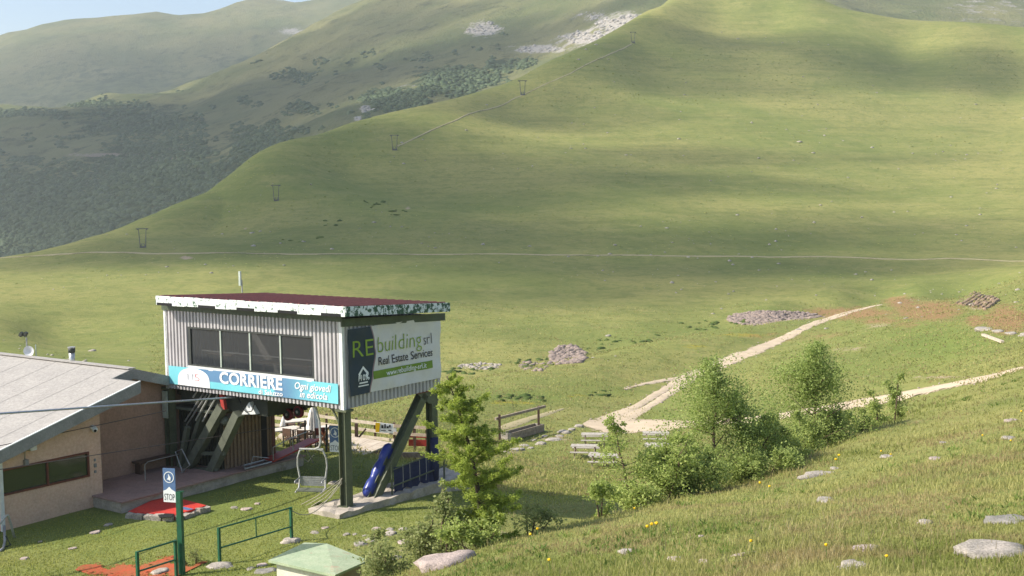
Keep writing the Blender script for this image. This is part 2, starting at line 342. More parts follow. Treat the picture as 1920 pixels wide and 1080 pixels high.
def grassland(name, scale_far=1.):
    s = NT(name); p = pos(s)
    mk = s.n('ShaderNodeAttribute', attribute_name='masks'); sp = s.n('ShaderNodeSeparateColor'); s.l(mk.outputs['Color'], sp.inputs[0])
    red, lush, soil = sp.outputs[0], sp.outputs[1], sp.outputs[2]; yel = mk.outputs['Alpha']
    n0 = s.noise(.013*scale_far, 5, .6, p); n1 = s.noise(.11, 5, .65, p); n2 = s.noise(.9, 4, .7, p); n3 = s.noise(5., 4, .75, p)
    g = s.mix(s.ramp(n0, .35, .65), (.172, .198, .054), (.262, .250, .082))
    g = s.mix(s.math('MULTIPLY', s.ramp(n1, .48, .75), .6), g, (.30, .275, .10))
    g = s.mix(s.math('MULTIPLY', s.ramp(n2, .47, .68), .55), g, (.11, .15, .037))
    g = s.mix(s.math('MULTIPLY', s.ramp(n3, .5, .8), .5), g, (.31, .29, .12))
    mp_ = s.n('ShaderNodeMapping'); mp_.inputs['Scale'].default_value = (.03, .03, .75); s.l(p, mp_.inputs[0]); nt_ = s.noise(1., 5, .7, mp_.outputs[0]); g = s.mix(s.math('MULTIPLY', s.ramp(nt_, .5, .66), .34), g, (.105, .125, .035)); g = s.mix(s.math('MULTIPLY', s.ramp(nt_, .5, .34), .22), g, (.30, .26, .10))
    g = s.mix(s.math('MULTIPLY', lush, .75), g, s.mix(n2, (.10, .16, .03), (.17, .22, .05)))
    nm = s.noise(.28, 4, .7, p); g = s.mix(s.math('MULTIPLY', s.ramp(nm, .48, .64), .42), g, (.115, .15, .04))
    nz = s.math('SUBTRACT', s.math('ADD', s.math('MULTIPLY', n1, .7), s.math('MULTIPLY', n2, .7)), .7)
    def edge(m, a, b): return s.ramp(s.math('ADD', m, s.math('MULTIPLY', nz, 1.3)), a, b)
    g = s.mix(edge(yel, .45, .75), g, (.30, .26, .03))
    g = s.mix(edge(red, .35, .75), g, s.mix(n3, (.22, .135, .065), (.30, .195, .09)))
    g = s.mix(edge(soil, .4, .7), g, s.mix(n3, (.30, .22, .15), (.42, .34, .24)))
    h = s.math('ADD', s.math('MULTIPLY', n2, .5), s.math('MULTIPLY', n3, .5))
    s.bump(s.math('ADD', h, s.math('MULTIPLY', nm, .8)), .7, .3)
    return s.fin(g, .95, 0, .1)
M['grass'] = grassland('mountain_grass')
def mountainmat():
    s = NT('mountain_scrub_grass'); p = pos(s)
    mk = s.n('ShaderNodeAttribute', attribute_name='masks'); sp = s.n('ShaderNodeSeparateColor'); s.l(mk.outputs['Color'], sp.inputs[0])
    n0 = s.noise(.006, 5, .65, p); n1 = s.noise(.05, 5, .7, p); n2 = s.noise(.3, 3, .7, p)
    g = s.mix(s.ramp(n0, .35, .65), (.10, .12, .045), (.19, .18, .08))
    g = s.mix(s.ramp(n1, .5, .7), g, (.065, .075, .032))
    g = s.mix(s.math('MULTIPLY', s.ramp(n2, .5, .7), .6), g, (.16, .145, .07))
    nz = s.math('SUBTRACT', s.math('ADD', n1, s.math('MULTIPLY', n2, .5)), .75)
    e = lambda m: s.ramp(s.math('ADD', m, s.math('MULTIPLY', nz, 1.6)), .4, .7)
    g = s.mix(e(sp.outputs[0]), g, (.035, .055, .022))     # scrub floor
    g = s.mix(e(sp.outputs[1]), g, (.36, .33, .29))        # scree
    g = s.mix(e(sp.outputs[2]), g, (.26, .20, .15))        # bare track
    s.bump(s.math('ADD', n1, n2), .8, 3.)
    return s.fin(g, .95, 0, .1)
M['mountain'] = mountainmat()
def gravelmat():
    s = NT('pale_gravel'); p = pos(s)
    n1 = s.noise(.5, 5, .65, p); n2 = s.noise(6, 4, .75, p)
    c = s.mix(s.ramp(n1, .35, .7), (.54, .435, .31), (.44, .355, .25)); c = s.mix(s.math('MULTIPLY', s.ramp(n2, .5, .75), .5), c, (.30, .25, .19))
    s.bump(n2, .6, .04); s.fin(c, .95, 0, .1); ragged(s, .9, .8); return s.m
def ragged(s, sc, amt, bias=0.):
    e = s.n('ShaderNodeAttribute', attribute_name='edge').outputs['Fac']; nn = s.noise(sc, 5, .75, pos(s))
    v = s.math('ADD', e, s.math('MULTIPLY', s.math('SUBTRACT', nn, .5), 2.2*amt))
    s.l(s.math('SUBTRACT', 1., s.ramp(s.math('ADD', v, bias), .62, .95)), s.bsdf.inputs['Alpha'])
M['gravel'] = gravelmat()
def redearth():
    s = NT('orange_red_earth'); n1 = s.noise(2., 4, .7, pos(s)); s.fin(s.mix(s.ramp(n1, .3, .7), (.42, .085, .04), (.30, .11, .05)), .95, 0, .1); ragged(s, 1.5, 2.4, .3); return s.m
M['red_earth'] = redearth()
def pathmat():
    s = NT('worn_path_earth'); n1 = s.noise(.3, 4, .6, pos(s)); s.fin(s.mix(n1, (.40, .34, .21), (.30, .26, .14)), .95, 0, .1); ragged(s, .12, .7); return s.m
M['path'] = pathmat()
def bluebanner():
    s = NT('blue_banner_print'); uv = s.n('ShaderNodeUVMap', uv_map='UVMap'); x = s.n('ShaderNodeSeparateXYZ'); s.l(uv.outputs[0], x.inputs[0])
    u, v = x.outputs[0], x.outputs[1]
    up = s.math('MULTIPLY', s.ramp(v, .34, .40), s.ramp(u, .15, .22))
    col = s.math('MULTIPLY', s.ramp(u, .64, .66), 1.)
    m = s.math('MAXIMUM', up, col); m = s.math('MULTIPLY', m, s.math('SUBTRACT', 1., s.ramp(u, .68, .93)))
    c = s.mix(m, (.16, .54, .60), (.09, .21, .36))
    c = s.mix(.05, c, s.noise(30, 2, .6, pos(s)))
    return s.fin(c, .55, 0, .3)
M['blue_banner'] = bluebanner()
# ------------------------------------------------------------------ mesh builder
class MB:
    def __init__(s): s.v = []; s.f = []
    def add(s, V, Fc):
        k = len(s.v); s.v.extend([tuple(map(float, p)) for p in V]); s.f.extend([tuple(i+k for i in q) for q in Fc]); return s
    BOXF = ((0, 3, 2, 1), (4, 5, 6, 7), (0, 1, 5, 4), (1, 2, 6, 5), (2, 3, 7, 6), (3, 0, 4, 7))
    def hexa(s, V): return s.add(V, s.BOXF)
    def boxs(s, a0, a1, b0, b1, z0, z1, fr=S):
        return s.hexa([fr(a0, b0, z0), fr(a1, b0, z0), fr(a1, b1, z0), fr(a0, b1, z0), fr(a0, b0, z1), fr(a1, b0, z1), fr(a1, b1, z1), fr(a0, b1, z1)])
    def box(s, x0, x1, y0, y1, z0, z1): return s.boxs(x0, x1, y0, y1, z0, z1, lambda x, y, z: (x, y, z))
    def beam(s, p, q, wd, ht, up=(0, 0, 1)):
        p = np.array(p, float); q = np.array(q, float); d = q-p; d /= np.linalg.norm(d)
        sd = np.cross(d, up); n = np.linalg.norm(sd)
        sd = np.array([1., 0, 0]) if n < 1e-4 else sd/n
        u = np.cross(sd, d); V = []
        for c in (p, q):
            for i, j in ((-1, -1), (1, -1), (1, 1), (-1, 1)): V.append(c+sd*i*wd/2+u*j*ht/2)
        return s.hexa(V)
    def tube(s, pts, rad, n=8, cap=True):
        pts = [np.array(p, float) for p in pts]; m = len(pts)
        rad = [rad]*m if isinstance(rad, (int, float)) else rad
        V = []; prev = None
        for i in range(m):
            d = pts[min(i+1, m-1)]-pts[max(i-1, 0)]; d = d/(np.linalg.norm(d)+1e-9)
            if prev is None:
                r = np.cross(d, (0, 0, 1)); 
                if np.linalg.norm(r) < 1e-3: r = np.array([1., 0, 0])
            else: r = prev-d*(prev@d)
            r = r/(np.linalg.norm(r)+1e-9); prev = r; t = np.cross(d, r)
            for k in range(n):
                an = 2*math.pi*k/n; V.append(pts[i]+rad[i]*(math.cos(an)*r+math.sin(an)*t))
        Fc = [(i*n+k, i*n+(k+1) % n, (i+1)*n+(k+1) % n, (i+1)*n+k) for i in range(m-1) for k in range(n)]
        if cap: Fc += [tuple(range(n))[::-1], tuple((m-1)*n+k for k in range(n))]
        return s.add(V, Fc)
    def prism(s, poly, ext):
        n = len(poly); e = np.array(ext, float); P = [np.array(p, float) for p in poly]
        return s.add(P+[p+e for p in P], [tuple(range(n))[::-1], tuple(range(n, 2*n))]+[(i, (i+1) % n, n+(i+1) % n, n+i) for i in range(n)])
    def build(s, name, mat, parent=None, smooth=False, recalc=True, loc=None):
        me = bpy.data.meshes.new(name)
        V = np.array(s.v)
        if parent is not None: V = V-np.array(parent['_o'] if '_o' in parent else parent.location)
        else:
            if loc is None: loc = ((V[:, 0].min()+V[:, 0].max())/2, (V[:, 1].min()+V[:, 1].max())/2, V[:, 2].min())
            V = V-np.array(loc)
        me.from_pydata(V.tolist(), [], s.f)
        if recalc:
            bm = bmesh.new(); bm.from_mesh(me); bmesh.ops.recalc_face_normals(bm, faces=bm.faces); bm.to_mesh(me); bm.free()
        me.materials.append(M[mat])
        if smooth: me.polygons.foreach_set('use_smooth', [True]*len(me.polygons))
        o = bpy.data.objects.new(name, me); COL.objects.link(o)
        if parent is not None: o.parent = parent
        else: o.location = loc
        return o
def worldloc(o):
    v = Vector(o.location)
    while o.parent: o = o.parent; v = v+o.location
    return v
class Sub:
    """wrapper so that sub-parts are built relative to a part that sits at its thing's origin"""
def part(mb, name, mat, parent, smooth=False, recalc=True):
    o = mb.build(name, mat, None, smooth, recalc, loc=tuple(worldloc(parent))); o.location = (0, 0, 0); o.parent = parent; return o
def tag(o, label, cat, group=None):
    o['label'] = label; o['category'] = cat
    if group: o['group'] = group
    return o
def thing(name, label, cat, loc, group=None):
    o = bpy.data.objects.new(name, None); COL.objects.link(o); o.location = tuple(float(v) for v in loc); o.empty_display_size = .2
    return tag(o, label, cat, group)
def struct(o): o['kind'] = 'structure'; return o
def stuff(o, label=None, cat=None):
    o['kind'] = 'stuff'
    if label: o['label'] = label
    if cat: o['category'] = cat
    return o
def rawmesh(name, V, Fc, mat, smooth=False, attrs=None):
    me = bpy.data.meshes.new(name)
    V = np.asarray(V, np.float32); Fc = np.asarray(Fc, np.int32); k = Fc.shape[1]
    me.vertices.add(len(V)); me.vertices.foreach_set('co', V.ravel())
    me.loops.add(Fc.size); me.loops.foreach_set('vertex_index', Fc.ravel())
    me.polygons.add(len(Fc)); me.polygons.foreach_set('loop_start', np.arange(0, Fc.size, k, dtype=np.int32))
    try: me.polygons.foreach_set('loop_total', np.full(len(Fc), k, np.int32))
    except Exception: pass
    if smooth: me.polygons.foreach_set('use_smooth', np.ones(len(Fc), bool))
    me.materials.append(M[mat])
    for nm, (typ, arr) in (attrs or {}).items():
        at_ = me.attributes.new(nm, typ, 'POINT')
        at_.data.foreach_set('color' if typ == 'FLOAT_COLOR' else 'value', np.asarray(arr, np.float32).ravel())
    me.update(calc_edges=True); me.validate()
    return me
def link(name, me, parent=None, loc=(0, 0, 0)):
    o = bpy.data.objects.new(name, me); COL.objects.link(o); o.location = loc
    if parent is not None: o.parent = parent
    return o
def copy_tree(o, loc, rz=None, label=None, scale=None):
    c = o.copy(); COL.objects.link(c); c.location = loc
    if rz is not None: c.rotation_euler = (0, 0, rz)
    if scale: c.scale = scale
    if label: c['label'] = label
    for ch in list(o.children):
        d = ch.copy(); COL.objects.link(d); d.parent = c
        for g in list(ch.children):
            e = g.copy(); COL.objects.link(e); e.parent = d
    return c

# ------------------------------------------------------------------ ground sheet
def ellmask(px, py, lst):
    m = np.zeros_like(px)
    for cx, cy, rx, ry, st in lst:
        q = ((px-cx)/rx)**2+((py-cy)/ry)**2; m = np.maximum(m, st*np.exp(-q*1.1))
    return m
RED = [(1600, 588, 150, 16, .9), (1735, 583, 90, 24, 1), (1690, 567, 45, 14, .9), (1885, 600, 60, 34, 1), (1700, 610, 60, 18, .6), (1480, 628, 160, 20, .5), (1830, 600, 30, 20, .8), (1240, 950, 80, 20, .45), (1390, 1010, 120, 25, .35), (1800, 1050, 120, 30, .3), (1640, 600, 80, 12, .7)]+[(x, y+5, 60, 5, .42) for x, y in ((840, 728), (930, 708), (1020, 688), (1110, 669), (1200, 650), (1290, 632), (1380, 617), (1470, 604), (1560, 590), (1640, 572))]
LUSH = [(1750, 640, 140, 45, .8), (1600, 690, 200, 30, .6), (1830, 640, 80, 30, .7), (1280, 760, 100, 35, .6), (990, 745, 130, 14, .9), (1100, 720, 60, 10, .6), (1150, 735, 80, 12, .7), (1000, 880, 200, 50, .6), (450, 960, 250, 60, .6), (100, 1000, 200, 50, .6), (1160, 640, 120, 25, .5), (1300, 620, 120, 15, .6), (680, 380, 90, 40, .5), (760, 420, 120, 30, .3)]
SOIL = [(1040, 822, 60, 10, .6), (960, 848, 40, 8, .6), (690, 1010, 90, 20, .45), (590, 995, 60, 14, .4), (1170, 930, 70, 14, .5), (1832, 567, 36, 18, .8), (1590, 655, 90, 8, .55), (1650, 610, 70, 7, .5), (1530, 690, 80, 6, .5), (1750, 707, 140, 5, .7), (1640, 705, 50, 5, .6), (765, 390, 8, 3, .9), (463, 429, 9, 3, .8), (350, 483, 18, 4, .9), (900, 1000, 90, 20, .4), (750, 1030, 70, 20, .4), (1700, 790, 60, 8, .5), (200, 1020, 120, 12, .35)]
YEL = [(960, 755, 140, 7, .6), (860, 772, 90, 6, .45), (1080, 742, 80, 6, .6), (1410, 628, 120, 8, .6), (1300, 650, 60, 6, .55), (1050, 730, 60, 5, .4)]
lu = np.concatenate([np.linspace(-1.35, -.5, 40, endpoint=False), np.linspace(-.5, .5, 400), np.linspace(.5, 1.35, 40)[1:]])
lv = np.exp(np.linspace(math.log(2.2), math.log(1200), 560))
UU, YY = np.meshgrid(lu, lv)
GX = UU*YY; GZ = gz(GX.ravel(), YY.ravel()).reshape(GX.shape)
Pg = np.stack([GX, YY, GZ], -1).reshape(-1, 3)
ppx, ppy = proj(Pg)
nc = len(lu); idx = np.arange(len(lv)*nc).reshape(len(lv), nc)
Fg = np.stack([idx[:-1, :-1], idx[:-1, 1:], idx[1:, 1:], idx[1:, :-1]], -1).reshape(-1, 4)
masks = np.stack([ellmask(ppx, ppy, RED), ellmask(ppx, ppy, LUSH), ellmask(ppx, ppy, SOIL), ellmask(ppx, ppy, YEL)], -1)
ground = struct(link('ground', rawmesh('ground', Pg, Fg, 'grass', True, {'masks': ('FLOAT_COLOR', masks)})))

# draped tracks and paths
LOOSE = []
def drape(name, nodes, width, mat, lift=.05, jitter=.25, across=5, label=None, ymin=9., ymax=900., step=1.2):
    P = [hit(x, y, ymin, ymax) for x, y in nodes]
    pts = []
    for p, q in zip(P[:-1], P[1:]):
        n = max(2, int(np.linalg.norm(q-p)/step)); pts += [p+(q-p)*i/n for i in range(n)]
    pts = np.array(pts+[P[-1]])
    k = max(1, int(4/step)); ker = np.ones(2*k+1)/(2*k+1)
    pad = np.pad(pts[:, :2], ((k, k), (0, 0)), 'edge'); pts[:, 0] = np.convolve(pad[:, 0], ker, 'valid'); pts[:, 1] = np.convolve(pad[:, 1], ker, 'valid')
    d = np.gradient(pts[:, :2], axis=0); d /= np.linalg.norm(d, axis=1)[:, None]+1e-9
    nrm = np.stack([-d[:, 1], d[:, 0]], -1)
    wv = np.interp(np.linspace(0, 1, len(pts)), np.linspace(0, 1, len(width)), width) if isinstance(width, (list, tuple)) else np.full(len(pts), width)
    s = np.arange(len(pts))*step
    el = wv/2*(1+jitter*3*fbm(s*.45, s*0+3.3, 3)); er = wv/2*(1+jitter*3*fbm(s*.45, s*0+9.3, 3))
    if mat == 'gravel':
        for k in range(len(pts)):
            for _ in range(2):
                o_ = random.choice([-1, 1])*wv[k]/2*random.uniform(.7, 1.35); LOOSE.append((pts[k, 0]+nrm[k, 0]*o_, pts[k, 1]+nrm[k, 1]*o_))
    T = np.linspace(-1, 1, across)
    XY = pts[:, None, :2]+nrm[:, None]*np.where(T[None] < 0, T[None]*el[:, None], T[None]*er[:, None])[..., None]
    z = gz(XY[..., 0].ravel(), XY[..., 1].ravel()).reshape(XY.shape[:2])+lift-np.abs(T[None])**6*lift*1.6
    V = np.concatenate([XY, z[..., None]], -1).reshape(-1, 3); m = across
    ii = np.arange(len(pts)*m).reshape(-1, m)
    Fc = np.stack([ii[:-1, :-1], ii[:-1, 1:], ii[1:, 1:], ii[1:, :-1]], -1).reshape(-1, 4)
    return struct(link(name, rawmesh(name, V, Fc, mat, True, {'edge': ('FLOAT', np.tile(np.abs(T), len(pts)))})))
drape('gravel_road', [(1078, 790), (1120, 797), (1180, 800), (1290, 798), (1420, 785), (1520, 771), (1600, 756), (1720, 737), (1800, 719), (1885, 703), (2000, 680)], [3., 7.5, 6.4, 4.8, 3.4, 3.4, 3.6, 3.8, 3.2, 2.4, 2.], 'gravel', .07, .3, 7, ymin=60)
for off in (-6, 7):
    drape('wheel_track', [(1120, 797+off*.4), (1165, 783+off), (1205, 762+off), (1250, 735+off), (1285, 712+off*.8), (1310, 700+off*.5), (1350, 684+off*.35), (1400, 664+off*.3), (1450, 642+off*.25), (1500, 620+off*.25), (1545, 600+off*.2), (1600, 583+off*.2), (1660, 570)], [2.2, 1.25, 1.15, 1.3, 2.2, 2.6, 2.1, 1.8, 1.6, 1.6, 1.5, 1.2, .8], 'gravel', .06, .35, 5, ymin=60, ymax=200)
drape('side_track', [(1290, 706), (1262, 711), (1230, 714), (1195, 722), (1165, 734)], [1.2, 1.0, .8, .6, .3], 'gravel', .055, .4, 5, ymin=60, ymax=200)
drape('foot_path', [(925, 812), (950, 800), (990, 785), (1030, 773), (1075, 763)], [.8, 1., .9, .7, .3], 'path', .055, .4, 5, ymin=60, ymax=200)
drape('red_earth', [(70, 1074), (150, 1060), (240, 1052), (330, 1062), (420, 1076)], [1.2, 1.8, 2.2, 2.4, 1.6], 'red_earth', .03, .5, 9, step=.4)
drape('contour_path', [(-60, 489), (0, 484), (120, 477), (260, 475), (400, 475), (600, 477), (800, 478), (1000, 478), (1200, 479), (1400, 481), (1600, 483), (1800, 485), (1990, 488)], 1.25, 'path', .14, .3, 5, ymin=200, step=2.5)
drape('lift_line_path', [(742, 276), (790, 254), (850, 228), (900, 208), (960, 186), (1010, 164), (1070, 138), (1130, 108), (1185, 82)], .8, 'path', .2, .3, 5, ymin=280, step=2.5)

# ------------------------------------------------------------------ mountains
def ico(sub=1):
    bm = bmesh.new(); bmesh.ops.create_icosphere(bm, subdivisions=sub, radius=1.)
    V = np.array([v.co[:] for v in bm.verts]); Fc = np.array([[v.index for v in f.verts] for f in bm.faces]); bm.free(); return V, Fc
ICO1, ICO2, ICO3 = ico(1), ico(2), ico(3)
def mount(name, cols, u0, u1, y0, y1, nu, nv, amp, sc, masks_fn):
    pts = []
    for px, L in cols.items():
        for py, Y in L: pts.append(at(px, py, Y))
        P = at(px, *L[-1])
        for k, dz in ((1.06, .02), (1.3, .16)): pts.append(np.array([P[0]*k, P[1]*k, P[2]-dz*P[1]]))
        P = at(px, *L[0]); pts.append(np.array([P[0]*.93, P[1]*.93, P[2]-.035*P[1]]))
    R = RBF(pts, c=.03)
    def hz(x, y):
        rid = 1-2*np.abs(fbm(x*sc+40, y*sc*.6, 5))*2
        return R(x, y)+amp*(fbm(x*sc, y*sc, 5)*1.2-np.abs(fbm(x*sc*1.3+9, y*sc*.8, 4))*1.6+.35)
    u = np.linspace(u0, u1, nu); y = np.exp(np.linspace(math.log(y0), math.log(y1), nv))
    U, Y = np.meshgrid(u, y); X = U*Y; Z = hz(X.ravel(), Y.ravel()).reshape(X.shape)
    P = np.stack([X, Y, Z], -1).reshape(-1, 3); px, py = proj(P)
    ii = np.arange(nu*nv).reshape(nv, nu)
    Fc = np.stack([ii[:-1, :-1], ii[:-1, 1:], ii[1:, 1:], ii[1:, :-1]], -1).reshape(-1, 4)
    o = struct(link(name, rawmesh(name, P, Fc, 'mountain', True, {'masks': ('FLOAT_COLOR', masks_fn(px, py))})))
    return o, hz
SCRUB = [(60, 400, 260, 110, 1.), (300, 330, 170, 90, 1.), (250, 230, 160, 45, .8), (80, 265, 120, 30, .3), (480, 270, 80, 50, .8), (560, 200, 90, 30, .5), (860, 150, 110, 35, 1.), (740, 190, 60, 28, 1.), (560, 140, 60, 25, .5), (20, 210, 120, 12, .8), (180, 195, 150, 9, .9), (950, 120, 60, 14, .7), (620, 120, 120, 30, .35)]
SCREE = [(905, 55, 40, 16, 1.), (1010, 92, 70, 10, .9), (1100, 72, 70, 16, 1.), (1170, 45, 60, 26, 1.), (1120, 30, 70, 14, .6), (690, 205, 22, 12, .8), (760, 160, 45, 5, .45), (670, 222, 14, 6, .9), (1850, 20, 200, 60, .4)]
BARE = [(180, 290, 90, 4, .9), (300, 297, 60, 4, .9), (330, 280, 60, 5, .6), (370, 312, 40, 4, .9), (545, 58, 28, 8, .8)]
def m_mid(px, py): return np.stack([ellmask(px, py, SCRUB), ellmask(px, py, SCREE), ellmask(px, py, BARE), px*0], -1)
MID = {-900: [(640, 820), (420, 1200), (330, 1500)], -300: [(560, 850), (400, 1080), (300, 1300), (232, 1500)], 0: [(520, 850), (400, 1000), (300, 1180), (255, 1300), (217, 1500)], 200: [(470, 830), (380, 950), (300, 1120), (240, 1300), (194, 1500)],
       400: [(390, 830), (300, 980), (220, 1220), (156, 1580)], 520: [(320, 840), (240, 1000), (160, 1300), (103, 1650)], 600: [(270, 850), (200, 1000), (120, 1350), (65, 1720)], 690: [(250, 850), (170, 1000), (90, 1350), (24, 1760)],
       800: [(225, 860), (150, 1000), (80, 1300), (-30, 1800)], 1000: [(160, 900), (90, 1060), (20, 1300), (-100, 1850)], 1250: [(60, 950), (-40, 1200), (-160, 1850)], 1600: [(90, 1000), (-20, 1300), (-120, 1800)], 2000: [(120, 1000), (0, 1350), (-40, 1800)], 2700: [(120, 1000), (0, 1400), (-20, 1800)]}
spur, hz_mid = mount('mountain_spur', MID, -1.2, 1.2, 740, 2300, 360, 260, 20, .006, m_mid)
FAR = {-900: [(420, 1900), (250, 2400), (180, 2900)], -300: [(400, 1900), (220, 2400), (118, 2900)], 0: [(340, 1900), (180, 2350), (72, 2900)], 110: [(320, 1900), (160, 2350), (52, 2920)], 215: [(300, 1900), (150, 2350), (40, 2950)], 300: [(280, 1920), (140, 2400), (36, 2970)],
       470: [(230, 1950), (110, 2400), (14, 3000)], 700: [(150, 2150), (60, 2500), (-14, 3080)], 1000: [(60, 2300), (-60, 3100)], 1600: [(60, 2300), (-50, 3100)], 2000: [(80, 2300), (20, 2700), (-60, 3100)], 2700: [(80, 2300), (-50, 3100)]}
def m_far(px, py): return np.stack([ellmask(px, py, [(200, 150, 300, 70, .55), (100, 190, 200, 30, .6), (450, 120, 150, 40, .5)]), ellmask(px, py, [(545, 58, 30, 9, .9), (360, 160, 40, 6, .4), (1850, 20, 300, 60, .4)]), px*0, px*0], -1)
farm, hz_far = mount('far_mountain', FAR, -1.2, 1.2, 1700, 4000, 260, 150, 26, .004, m_far)

# scrub, scree and boulders scattered on the slopes: one uncountable mass each
def scatter(name, P, size, flat, mat, base=ICO1, jit=.3, tint=True, smooth=False):
    V0, F0 = base; n = len(P); k = len(V0)
    s = size[:, None, None]*(1+jit*(RNG.random((n, k, 1))-.5)*2)
    an = RNG.random(n)*6.28; c, sn = np.cos(an)[:, None], np.sin(an)[:, None]
    st = 1+.5*RNG.random((n, 1))
    x = V0[None, :, 0]*st; y = np.broadcast_to(V0[None, :, 1], x.shape)
    W = np.stack([x*c-y*sn, x*sn+y*c, np.broadcast_to(V0[None, :, 2], x.shape)*flat], -1)*s+P[:, None]
    Fc = (F0[None]+(np.arange(n)*k)[:, None, None]).reshape(-1, 3)
    at_ = {'tint': ('FLOAT', np.repeat(RNG.random(n), k))} if tint else None
    return rawmesh(name, W.reshape(-1, 3), Fc, mat, smooth, at_)
def sample_img(n, x0, x1, y0, y1, fn, mask, thr=.45, nz=.5, sc=.03):
    px = x0+(x1-x0)*RNG.random(n); py = y0+(y1-y0)*RNG.random(n)
    m = ellmask(px, py, mask)+nz*fbm(px*sc, py*sc*2, 4)*2
    k = m > thr; return px[k], py[k]
def march(px, py, hf, ymin, ymax, n=90):
    ys = np.exp(np.linspace(math.log(ymin), math.log(ymax), n)); d = ray(px, py); d = d/d[:, 1:2]
    X = d[:, :1]*ys; Yb = np.broadcast_to(ys, X.shape); Z = 10+d[:, 2:3]*ys
    G = hf(X.ravel(), Yb.ravel()).reshape(X.shape); b = Z < G
    ok = b.any(1); i = np.clip(b.argmax(1), 1, n-1); r = np.arange(len(px))
    e0 = (Z-G)[r, i-1]; e1 = (Z-G)[r, i]; t = np.clip(e0/(e0-e1+1e-9), 0, 1); Y = ys[i-1]+(ys[i]-ys[i-1])*t
    x = d[:, 0]*Y; return np.stack([x, Y, hf(x, Y)], -1)[ok]
px, py = sample_img(60000, -60, 1080, 60, 500, None, SCRUB+[(300, 300, 500, 250, .34), (800, 120, 300, 60, .3)], .45, .55, .035)
P = march(px, py, hz_mid, 760, 1900, 60)
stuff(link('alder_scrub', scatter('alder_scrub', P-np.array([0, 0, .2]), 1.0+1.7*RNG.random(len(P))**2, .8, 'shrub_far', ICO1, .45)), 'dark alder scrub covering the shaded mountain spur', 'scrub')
px, py = sample_img(9000, 640, 1240, 18, 240, None, SCREE, .55, .3, .05)
P = march(px, py, hz_mid, 760, 1900, 60)
stuff(link('scree', scatter('scree', P, .7+1.6*RNG.random(len(P))**2, .7, 'scree', ICO1, .35, False)), 'pale boulder scree high on the mountain spur', 'scree')
px = RNG.random(2600)*1920; py = 60+RNG.random(2600)*620
P = march(px, py, lambda x, y: gz(x, y), 115, 850, 60); P = P[(fbm(P[:, 0]*.02, P[:, 1]*.02, 3) > -.02)]
stuff(link('hillside_stones', scatter('hillside_stones', P, (.08+.4*RNG.random(len(P))**6)*(P[:, 1]/400+.4), .6, 'rock_pale', ICO1, .35, False)), 'small pale stones dotted over the grassy hillside', 'stones')
px = RNG.random(16000)*1990-30; py = 90+RNG.random(16000)*600
P = march(px, py, lambda x, y: gz(x, y), 115, 850, 60); P = P[(fbm(P[:, 0]*.03+9, P[:, 1]*.03, 4) > -.03)]
stuff(link('hillside_tussocks', scatter('hillside_tussocks', P-np.array([0, 0, .05]), (.12+.22*RNG.random(len(P)))*(P[:, 1]/500+.35), .4, 'blade_short', ICO1, .4)), 'dark grass tussocks dotted over the hillside', 'tussocks')

LP = np.array(LOOSE); LP = np.c_[LP, gz(LP[:, 0], LP[:, 1])+.03]
stuff(link('loose_gravel', scatter('loose_gravel', LP, .03+.10*RNG.random(len(LP))**3, .6, 'rock_pink', ICO1, .35, False)), 'loose pale stones along the edges of the gravel tracks', 'stones')
GW = [(880, 695, 60, 12, 1), (1000, 680, 60, 14, 1), (1110, 655, 40, 14, 1), (1130, 635, 30, 10, .9), (1180, 640, 80, 14, .8), (1320, 612, 60, 12, 1), (1390, 600, 30, 12, 1), (1250, 625, 60, 10, .7), (690, 380, 50, 14, .7), (640, 420, 60, 10, .7), (740, 400, 50, 10, .7), (980, 745, 100, 8, .9), (1130, 738, 60, 8, .9), (1230, 760, 60, 10, .6), (560, 450, 60, 8, .7)]
px, py = sample_img(9000, 500, 1450, 340, 780, None, GW, .62, .5, .05)
P = march(px, py, lambda x, y: gz(x, y), 75, 600, 80)
stuff(link('gully_weeds', scatter('gully_weeds', P-np.array([0, 0, .03]), (.14+.3*RNG.random(len(P))**2)*(.6+P[:, 1]/250), .6, 'blade_lush', ICO1, .45)), 'dark green weeds growing along the gully and bench', 'weeds')

# ------------------------------------------------------------------ clouds above the frame that shade the slopes
s_ = NT('cloud_vapour'); s_.t.nodes.remove(s_.bsdf)
pv = s_.n('ShaderNodeVolumePrincipled'); pv.inputs['Color'].default_value = (.97, .98, 1, 1); pv.inputs['Density'].default_value = .0145; pv.inputs['Anisotropy'].default_value = .3
s_.l(pv.outputs[0], s_.out.inputs['Volume']); M['cloud'] = s_.m
CLOUDS = [(680, 350, 360, 120, 24), (1050, 480, 420, 60, 26), (300, 440, 260, 50, 22), (1120, 115, 140, 50, 55), (1290, 95, 90, 40, 50), (1440, 82, 90, 16, 40), (1800, 130, 120, 42, 55), (1650, 125, 60, 12, 24), (1040, 210, 80, 36, 40), (1000, 340, 110, 50, 46), (900, 190, 80, 30, 36), (1310, 340, 130, 18, 40), (1320, 292, 100, 18, 34), (1130, 310, 70, 30, 36),
          (1720, 300, 50, 8, 26), (1560, 418, 110, 17, 46), (1790, 460, 130, 24, 50), (1180, 440, 220, 26, 42), (1100, 505, 200, 24, 30), (1400, 500, 160, 20, 30), (760, 360, 140, 70, 42), (600, 330, 90, 60, 40), (700, 445, 160, 30, 30), (440, 420, 130, 45, 38), (230, 470, 130, 26, 40), (560, 440, 120, 40, 40), (420, 470, 120, 30, 30), (650, 250, 70, 30, 30), (1000, 560, 170, 22, 24), (1330, 545, 150, 16, 26), (1650, 500, 150, 16, 30), (800, 250, 60, 20, 30)]
